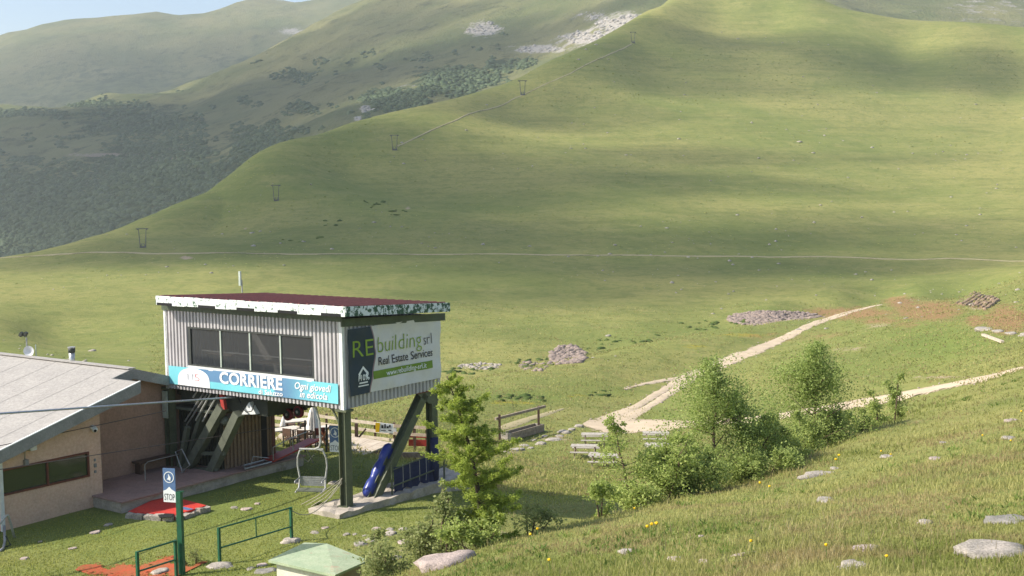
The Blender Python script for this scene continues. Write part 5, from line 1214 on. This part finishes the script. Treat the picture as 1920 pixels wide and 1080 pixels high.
BIG = [(845, 1056, 118, 20, 'rock_pink', 'long pinkish boulder lying at the hill crest by the larch', .5), (1552, 940, 36, 20, 'rock_pale', 'pale angular stone alone on the open meadow', 0), (1536, 891, 78, 9, 'rock_pale', 'flat low rock slab beside the birch thicket', .1), (1893, 977, 90, 18, 'rock_dark', 'grey rock ledge under a grassy lip', -.2), (1622, 1031, 46, 16, 'rock_pink', 'tilted pinkish stone above a pale rounded boulder', -.5), (1599, 1066, 60, 18, 'rock_pale', 'pale rounded boulder low in the grass', -.1), (1872, 1040, 140, 34, 'rock_pale', 'broad pale boulder sunk in the foreground meadow', -.3), (1734, 981, 30, 8, 'rock_pale', 'small flat stone between the rock ledge and angular stone', 0.1)]
for x, y, w_, h_, m_, lb, r_ in BIG: stone(x, y, w_, h_, m_, lb, None, 'boulder' if w_ > 50 else 'stone', None, r_)
SMALL = [(1897, 789, 26, 7), (1894, 822, 28, 8), (1755, 861, 20, 8), (1567, 879, 18, 7), (1665, 857, 26, 8), (1399, 1040, 55, 6), (1268, 1051, 26, 10), (1320, 1054, 20, 10), (1180, 1036, 40, 9), (1315, 1006, 10, 4), (1770, 830, 14, 5)]
for x, y, w_, h_ in SMALL: stone(x, y, w_, h_, random.choice(['rock_pale', 'rock_pink']), 'small weathered stone half sunk in the hill meadow', 'small stones in the hill meadow')
LAWN = [(178, 999, 19, 7), (136, 1029, 16, 4), (203, 985, 18, 5), (75, 1016, 8, 4), (46, 1048, 16, 5), (470, 1067, 16, 9), (492, 1060, 20, 8), (676, 1021, 26, 9), (697, 1013, 22, 7), (732, 1002, 26, 9), (706, 993, 16, 6), (732, 993, 16, 5), (757, 993, 18, 6), (649, 1003, 14, 6), (665, 1002, 10, 5), (683, 1005, 9, 5), (757, 1017, 22, 14), (744, 1047, 20, 12), (591, 999, 16, 6), (463, 955, 22, 6), (440, 952, 14, 5), (483, 945, 12, 3), (625, 907, 22, 6), (560, 905, 14, 6), (545, 1016, 40, 9), (415, 1063, 50, 12), (610, 990, 14, 5), (700, 930, 18, 6), (1170, 905, 12, 5)]
for x, y, w_, h_ in LAWN: stone(x, y, w_, h_, random.choice(['rock_pale', 'rock_pink', 'rock_pale']), 'small pale stone lying on the station lawn', 'stones on the station lawn', Y=None)
for x, y, w_, h_ in ((500, 1072, 44, 10), (300, 1074, 34, 12)): stone(x, y, w_, h_, 'rock_dark' if x == 500 else 'rock_pale', 'dark flat stone among the weeds by the railing' if x == 500 else 'pale lump of stone at the foot of the STOP railing')
STEP = [(1058, 811, 26, 8), (1041, 825, 34, 7), (1014, 833, 22, 6), (984, 836, 20, 6), (967, 845, 40, 6), (946, 850, 26, 6), (1021, 819, 14, 5), (1000, 826, 12, 4), (1050, 818, 16, 5), (1085, 800, 20, 5), (1072, 806, 16, 5), (995, 841, 14, 4)]
for x, y, w_, h_ in STEP: stone(x, y, w_, h_, 'rock_pale', 'flat pale stone set in the worn path by the trough', 'stepping stones by the trough')
# white slabs and plank on the right
for x, y, w_, h_, lb in ((1846, 619, 34, 14, 'bright white rock lump at the end of the slab row'), (1873, 622, 24, 7, 'broken white slab beside the white lump'), (1897, 626, 24, 6, 'flat white slab under the reddish bank'), (1922, 629, 24, 6, 'flat white slab at the far end of the row'), (1140, 630, 12, 10, 'lone white boulder above the gully')):
    stone(x, y, w_, h_, 'rock_pale', lb, None, 'white_slab' if x > 1800 else 'boulder')
p, q = hit(1843, 631, 60), hit(1880, 644, 60); tag(MB().beam(p+[0, 0, .15], q+[0, 0, .12], .25, .18).build('fallen_plank', 'wood_pale'), 'pale plank lying in the grass below the white slabs', 'plank')
# cleared stone piles along the gully
def pile(label, cx, cy, wx, wy, n, mat, sz, ymin, seedv):
    r_ = np.random.default_rng(seedv); t = r_.random(n)*6.28; q = np.sqrt(r_.random(n)); P = []
    px_ = cx+np.cos(t)*q*wx; py_ = cy+np.sin(t)*q*wy
    P = march(px_, py_, lambda x, y: gz(x, y), ymin, 300, 80)
    c = P.mean(0); P[:, 2] -= .02
    o = thing('stone_pile', label, 'stone pile', c); me = scatter('stones', P-c, sz*(.4+1.5*r_.random(len(P))**2), .7, mat, ICO1, .35, False)
    ch = link('stones', me, o); ch['kind'] = 'stuff'
pile('rounded heap of cleared brownish stones in the gully', 1065, 667, 33, 20, 900, 'pile_rock', .21, 118, 1)
pile('long bank of cleared stones along the gully edge', 1452, 598, 88, 14, 1900, 'pile_rock', .25, 165, 2)
pile('thin row of grey white stones in the gully', 902, 687, 42, 6, 150, 'rock_pale', .17, 106, 3)
pile('overgrown low heap of stones in the gully', 1005, 686, 32, 12, 60, 'pile_rock', .2, 108, 4)
eb = hit(1830, 580, 100); bk = thing('earth_bank', 'bare streaked earth bank cut above the red slope', 'earth bank', eb)
for i in range(8):
    p, q = hit(1793+i*7.5, 570+i*1.6+random.uniform(-1, 1), 100), hit(1829+i*6, 549+i*2.0, 100); n_ = 9; pts = [p+(q-p)*k/n_+np.array([random.uniform(-.1, .1), random.uniform(-.1, .1), random.uniform(-.05, .08)]) for k in range(n_+1)]
    part(MB().tube(pts, [.24*random.uniform(.6, 1.3)*(1 if i != 3 else .6) for _ in pts], 7), 'earth_ridge', 'earth_cut', bk)

# ================================================================== flowers
fp = thing('yellow_flower', 'yellow globeflower standing in the hill meadow', 'flower', (0, 0, 0), 'yellow flowers in the meadow')
part(MB().tube([(0, 0, -.05), (.01, .01, .1), (.0, .0, .2)], .005, 5), 'stem', 'stem', fp)
V, Fc = ICO2; part(MB().add([np.array([0, 0, .22])+v*np.array([.025, .025, .022])*(1+.12*math.sin(9*k)) for k, v in enumerate(V)], Fc.tolist()), 'bloom', 'flower', fp)
FL = [(1425, 928), (1443, 930), (1573, 872), (1567, 880), (1670, 865), (1652, 860), (1842, 832), (1222, 1010), (1214, 1014), (1231, 1008), (1549, 1050), (1190, 972), (1008, 1014), (995, 1026), (1030, 1078), (1662, 1066), (1915, 786), (1702, 778), (1408, 1040), (1895, 842)]
for i, (x, y) in enumerate(FL):
    p = hit(x, y); o = fp if i == 0 else copy_tree(fp, p, random.random()*6); o.location = p; k = random.uniform(.75, 1.25); o.scale = (k, k, k*random.uniform(.8, 1.1))

# ================================================================== trees and shrubs
def leaf_mesh(C, size, asp=1.5, vert=0.):
    n = len(C); d = RNG.normal(size=(n, 3)); d[:, 2] = d[:, 2]*.6-vert; d /= np.linalg.norm(d, axis=1)[:, None]
    s_ = np.cross(d, RNG.normal(size=(n, 3))); s_ /= np.linalg.norm(s_, axis=1)[:, None]
    L = (size*(.7+.6*RNG.random(n)))[:, None]; W = L/asp
    V = np.stack([C-d*L*.5, C+s_*W*.5, C+d*L*.5, C-s_*W*.5], 1).reshape(-1, 3)
    return V, np.arange(4*n).reshape(n, 4), np.repeat(np.clip(RNG.random(n)*.7+.3*RNG.random(), 0, 1), 4)
def tree(name, label, cat, base, H, W, nl, lsize, leaf, bark='bark_birch', seed=1, shape=.38, multi=1, lean=(0, 0), group=None, density=1., limbs=16):
    r_ = np.random.default_rng(seed); base = np.array(base); t = thing(name, label, cat, base, group); mb = MB(); C = []
    for s in range(multi):
        off = np.array([0, 0, 0]) if multi == 1 else np.array([r_.normal()*.12*W, r_.normal()*.08*W, 0]); hh = H*(1 if s == 0 else r_.uniform(.6, .95))
        ln = np.array([lean[0]+(0 if multi == 1 else r_.normal()*.16*W), lean[1]+(0 if multi == 1 else r_.normal()*.1*W), 0])
        K = 8; tp = []
        for i in range(K+1):
            f = i/K; tp.append(base+off+ln*f+np.array([r_.normal()*.02*H*f, r_.normal()*.02*H*f, hh*f-(.15 if i == 0 else 0)]))
        r0 = .013*hh+.008; mb.tube(tp, [r0*(1-f*.9)+.002 for f in np.linspace(0, 1, K+1)], 7); tp = np.array(tp)
        for k in range(max(4, limbs//multi)):
            f = r_.uniform(.08, .96); p = np.array([np.interp(f*K, range(K+1), tp[:, j]) for j in range(3)])
            prof = (f/shape)**.55 if f < shape else ((1-f)/(1-shape))**.85
            ll = W*.5*(.25+.75*prof)*r_.uniform(.6, 1.12)/(1 if multi == 1 else 1.35); an = r_.random()*6.28; rise = r_.uniform(.25, .85)
            d = np.array([math.cos(an), math.sin(an), rise]); d /= np.linalg.norm(d); pts = [p, p+d*ll*.5+r_.normal(size=3)*.03*ll, p+d*ll+np.array([0, 0, -.05*ll])+r_.normal(size=3)*.05*ll]
            mb.tube(pts, [r0*.42*(1-f*.6), r0*.25*(1-f*.6), .003], 5)
            m = max(6, int(nl/multi/max(4, limbs//multi))); u = r_.random(m)**.7
            q = np.array(pts[0])[None]*(1-u)[:, None]+np.array(pts[2])[None]*u[:, None]
            # clumps along the twig
            nc_ = 6; cc = r_.normal(size=(nc_, 3))*ll*.30*np.array([1, 1, .8]); cu = r_.random(nc_)*.8+.2
            ci = r_.integers(0, nc_, m); q = (np.array(pts[0])+(np.array(pts[2])-np.array(pts[0]))*cu[ci][:, None])+cc[ci]+r_.normal(size=(m, 3))*ll*.17
            C.append(q)
        m = max(4, int(nl*.05/multi)); u = r_.uniform(.75, 1.02, m); C.append(np.stack([np.interp(u*K, range(K+1), tp[:, j]) for j in range(3)], -1)+r_.normal(size=(m, 3))*.035*W)
    part(mb, 'trunk', bark, t, True)
    C = np.concatenate(C); C = C[C[:, 2] > base[2]+.04]
    V, Fc, ti = leaf_mesh(C-base, lsize)
    link('crown', rawmesh('crown', V, Fc, leaf, False, {'tint': ('FLOAT', ti)}), t)
    return t
def tree_px(name, label, cat, px, Y, top, wpx, nl, leaf, **k):
    b = gp(px, Y); H = at(px, top, Y)[2]-b[2]; ls = k.pop('lsize', .062)
    return tree(name, label, cat, b, H, wpx*1.2/F_PX*Y, int(nl*1.15), ls*1.02, leaf, **k)
tree_px('birch_tree', 'young birch with a brown trunk in the middle of thicket', 'tree', 1342, 30., 680, 195, 15000, 'leaf_birch', seed=3, shape=.35, limbs=34, lsize=.058)
tree_px('birch_tree', 'tall pointed birch at the uphill end of thicket', 'tree', 1528, 34.5, 646, 165, 15000, 'leaf_birch', seed=5, shape=.28, limbs=34, lsize=.06)
tree_px('birch_tree', 'sparse open birch in front of the picnic tables', 'tree', 1216, 27.8, 775, 135, 7600, 'leaf_bush', seed=8, shape=.35, limbs=36, multi=4, lsize=.06)
tree_px('birch_shrub', 'bright green shrub between the two dense birches', 'shrub', 1428, 30.5, 748, 135, 7000, 'leaf_bush', seed=9, shape=.4, limbs=22, multi=3)
tree_px('birch_shrub', 'rounded bright shrub leaning against the pointed birch', 'shrub', 1478, 32., 785, 120, 5500, 'leaf_bush', seed=10, shape=.4, limbs=20, multi=3)
tree_px('birch_shrub', 'dense low dark shrub at the foot of the middle birch', 'shrub', 1310, 28.0, 855, 130, 6500, 'leaf_birch', seed=12, shape=.4, limbs=20, multi=4)
tree_px('birch_shrub', 'dense low shrub right of the brown birch trunk', 'shrub', 1400, 29.4, 845, 120, 5500, 'leaf_birch', seed=13, shape=.4, limbs=20, multi=4)
tree_px('birch_shrub', 'upright light shrub filling the gap before the pointed birch', 'shrub', 1452, 31.2, 770, 90, 3600, 'leaf_bush', seed=41, shape=.35, limbs=18, multi=4)
tree_px('birch_shrub', 'upright light shrub between sparse birch and middle birch', 'shrub', 1270, 28., 820, 95, 3600, 'leaf_bush', seed=42, shape=.35, limbs=18, multi=4)
tree_px('birch_shrub', 'leafy shrub at the uphill foot of the pointed birch', 'shrub', 1505, 33.2, 775, 95, 3800, 'leaf_birch', seed=43, shape=.35, limbs=18, multi=4)
tree_px('birch_shrub', 'thin leafy shrub trailing the thicket towards the road', 'shrub', 1605, 36., 770, 70, 2000, 'leaf_bush', seed=44, shape=.4, limbs=14, multi=3)
tree_px('birch_shrub', 'low leafy shrub below the pointed birch', 'shrub', 1560, 34.8, 770, 100, 5000, 'leaf_birch', seed=31, shape=.4, limbs=18, multi=3)
tree_px('birch_shrub', 'small pale shrub at the uphill end beside the gravel road', 'shrub', 1640, 37., 722, 60, 2000, 'leaf_bush', seed=14, shape=.45, limbs=14, multi=2)
tree_px('birch_shrub', 'small dark shrub in front of the gravel road', 'shrub', 1690, 38.5, 700, 70, 2400, 'leaf_birch', seed=15, shape=.4, limbs=16, multi=3)
tree_px('birch_shrub', 'low shrub below the sparse open birch', 'shrub', 1185, 26.4, 915, 110, 3600, 'leaf_bush', seed=16, shape=.5, limbs=16, multi=4)
tree_px('birch_shrub', 'thin young shrub alone in front of the shaded lawn', 'shrub', 1110, 25.2, 892, 75, 1300, 'leaf_bush', seed=17, shape=.45, limbs=12, multi=2)
tree_px('willow_shrub', 'dull grey-green shrub right of the larch foot', 'shrub', 1000, 24., 938, 100, 800, 'leaf_willow', seed=18, shape=.5, limbs=14, multi=3)
tree_px('willow_shrub', 'dull green willow shrub left of the larch', 'shrub', 826, 23., 905, 90, 2600, 'leaf_willow', seed=19, shape=.45, limbs=16, multi=3)
tree_px('willow_shrub', 'spreading willow shrub above the long pinkish boulder', 'shrub', 785, 23.5, 955, 130, 2600, 'leaf_willow', seed=20, shape=.5, limbs=16, multi=4)
tree_px('willow_shrub', 'low willow shrub beside the small cream hut', 'shrub', 722, 22.6, 1010, 110, 1900, 'leaf_willow', seed=21, shape=.5, limbs=14, multi=4)
tree_px('willow_shrub', 'pale weedy plant beside the STOP sign post', 'plant', 352, 32.6, 1018, 50, 600, 'leaf_willow', seed=22, shape=.5, limbs=10, multi=3, lsize=.045)
tree_px('willow_shrub', 'low weedy shrub on the slope under the larch', 'shrub', 870, 22.2, 985, 110, 1900, 'leaf_bush', seed=24, shape=.5, limbs=14, multi=4)
# the larch
def larch(label, px_path, Y, seed):
    r_ = np.random.default_rng(seed); b = gp(px_path[0][0], Y); t = thing('larch_tree', label, 'tree', b); T = [b-[0, 0, .2]]+[at(x, y, Y) for x, y in px_path[1:]]
    T = np.array(T); m = len(T); mb = MB(); mb.tube(T, list(np.linspace(.065, .008, m)), 8); C = []; D = []
    seg = np.r_[0, np.cumsum(np.linalg.norm(np.diff(T, axis=0), axis=1))]; Lh = seg[-1]
    for k in range(120):
        f = .06+.92*(k+r_.random())/120; p = np.array([np.interp(f*Lh, seg, T[:, j]) for j in range(3)])
        prof = min(1., .55+(f/.35)*.45)*min(1., (1-f)/.55)**.7*.86+.14
        ll = .95*prof*r_.uniform(.45, 1.15); an = r_.random()*6.28
        if r_.random() < .15: ll *= 1.35
        d = np.array([math.cos(an), math.sin(an), r_.uniform(-.1, .75)]); n = 7; pts = []
        for i in range(n+1):
            g = i/n; pts.append(p+d*ll*g+np.array([0, 0, -.22*ll*g*g+.16*ll*g**3])+r_.normal(size=3)*.012)
        mb.tube(pts, list(np.linspace(.014*(1-f*.6), .002, n+1)), 4); pts = np.array(pts)
        for i in range(int(26*ll)+6):
            g = r_.uniform(.12, 1.); q = np.array([np.interp(g*n, range(n+1), pts[:, j]) for j in range(3)])
            sdv = np.cross(d, (0, 0, 1)); sdv /= np.linalg.norm(sdv); tl = .30*ll*(1.1-g)*r_.uniform(.3, 1)+.04; e = q+(d*.5+sdv*r_.uniform(-1, 1)*.9)*tl+np.array([0, 0, r_.uniform(-.9, .3)*tl])
            mm = int(14+60*tl); u = r_.random(mm)[:, None]; C.append(q+(e-q)*u+r_.normal(size=(mm, 3))*.024)
    part(mb, 'trunk', 'bark_larch', t, True); C = np.concatenate(C)
    V, Fc, ti = leaf_mesh(C-b, .06, 3.0)
    link('crown', rawmesh('crown', V, Fc, 'needle', False, {'tint': ('FLOAT', ti)}), t); print('larch', len(C))
larch('bright green young larch with leaning top beside the cabin', [(905, 1030), (903, 970), (893, 900), (878, 830), (862, 775), (838, 705)], 23.6, 4)

# ================================================================== grass
def blades(n_t, nb_, u, Y, hgt, wid, spread, mat, name, label, keep=None, lean=.35):
    x = u*Y; z = gz(x, Y); P = np.stack([x, Y, z], -1)
    if keep is not None: k = keep(P); P = P[k]; hgt = hgt[k]; wid = wid[k]; spread = spread[k]
    n = len(P); P = np.repeat(P, nb_, 0); h = np.repeat(hgt, nb_)*RNG.uniform(.55, 1.15, n*nb_); w_ = np.repeat(wid, nb_)
    P[:, :2] += RNG.normal(size=(n*nb_, 2))*np.repeat(spread, nb_)[:, None]
    an = RNG.random(n*nb_)*6.28; dx = np.cos(an); dy = np.sin(an); ln = RNG.normal(size=(n*nb_, 2))*lean*h[:, None]
    A = P+np.stack([dx*w_, dy*w_, -.02+0*h], -1); B = P-np.stack([dx*w_, dy*w_, .02+0*h], -1); T = P+np.concatenate([ln, h[:, None]], 1)
    V = np.stack([A, B, T], 1).reshape(-1, 3); Fc = np.arange(len(V)).reshape(-1, 3)
    base = np.clip(.5+1.6*fbm(P[:, 0]*.35, P[:, 1]*.35, 3)+RNG.normal(size=len(P))*.22, 0, 1)
    stuff(link(name, rawmesh(name, V, Fc, mat, False, {'tint': ('FLOAT', np.repeat(base, 3))})), label, 'grass')
def ab_of(P): q = P-O; return q@AX, q@BX
def not_built(P):
    a, b = ab_of(P); k = ~((a > 5.4) & (b > -4.5) & (b < 4.2))&~((a > 7.) & (b < 6))&~((a > -.6) & (a < 1.1) & (b > -.9) & (b < 6.1))&~((a > 3.4) & (a < 6.6) & (b > -4.6) & (b < -1.2)); return k
def is_lawn(P): a, b = ab_of(P); return (a > -3) & (b > -10.5)
n = 60000; Y = 1/RNG.uniform(1/48, 1/11.5, n); u = RNG.uniform(-.30, .48, n)
blades(n, 5, u, Y, (.022+.05*RNG.random(n)**1.5)*(1+.7*(fbm(u*Y*.3,Y*.3,3)>.12)), .006+.0009*Y*.35, .05+.004*Y*.5, 'blade', 'meadow_grass', 'long green and straw-coloured meadow grass on the near hill', lambda P: not_built(P) & ~is_lawn(P))
n = 42000; Y = 1/RNG.uniform(1/62, 1/29, n); u = RNG.uniform(-.48, .2, n)
blades(n, 4, u, Y, .025+.035*RNG.random(n), .008+.0003*Y, .10+.002*Y, 'blade_short', 'lawn_grass', 'short green turf round the lift station', lambda P: not_built(P) & is_lawn(P))
n = 42000; Y = 1/RNG.uniform(1/190, 1/46, n); u = RNG.uniform(-.3, .48, n)
rm = ellmask(*proj(np.stack([u*Y, Y, gz(u*Y, Y)], -1)), [(1180, 800, 130, 12, 1.5), (1400, 780, 250, 12, 1.), (1750, 730, 130, 14, 1.5), (1240, 740, 60, 40, 1.2), (1420, 650, 120, 25, .8)]); k = rm < .6; Y = Y[k]; u = u[k]; n = len(u)
blades(n, 4, u, Y, .05+.10*RNG.random(n), .012+.0006*Y, .15+.003*Y, 'blade', 'pasture_grass', 'rough pasture grass on the bench beyond the station', lambda P: not_built(P))

M['herb'] = leafmat('meadow_herb_leaves', (.13, .20, .04), (.26, .33, .08))
M['stalk'] = leafmat('straw_stalks', (.34, .27, .13), (.52, .45, .24))
n = 2600; Y = 1/RNG.uniform(1/44, 1/11.5, n); u = RNG.uniform(-.12, .48, n); k = fbm(u*Y*.25+7, Y*.25, 3) > -.03; u = u[k]; Y = Y[k]; n = len(u)
blades(n, 2, u, Y, .10+.13*RNG.random(n), .004+.00022*Y, .08+0*Y, 'stalk', 'seed_stalks', 'dry straw-coloured seed stalks in the hill meadow', lambda P: not_built(P) & ~is_lawn(P), .22)
n = 2600; Y = 1/RNG.uniform(1/44, 1/11.5, n); u = RNG.uniform(-.14, .48, n); k = fbm(u*Y*.4+27, Y*.4, 3) > .06; u = u[k]; Y = Y[k]; n = len(u)
blades(n, 9, u, Y, .04+.07*RNG.random(n), .022+.0002*Y, .06+0*Y, 'herb', 'meadow_herbs', 'broad-leaved green herbs in clumps on the hill meadow', lambda P: not_built(P) & ~is_lawn(P), .8)
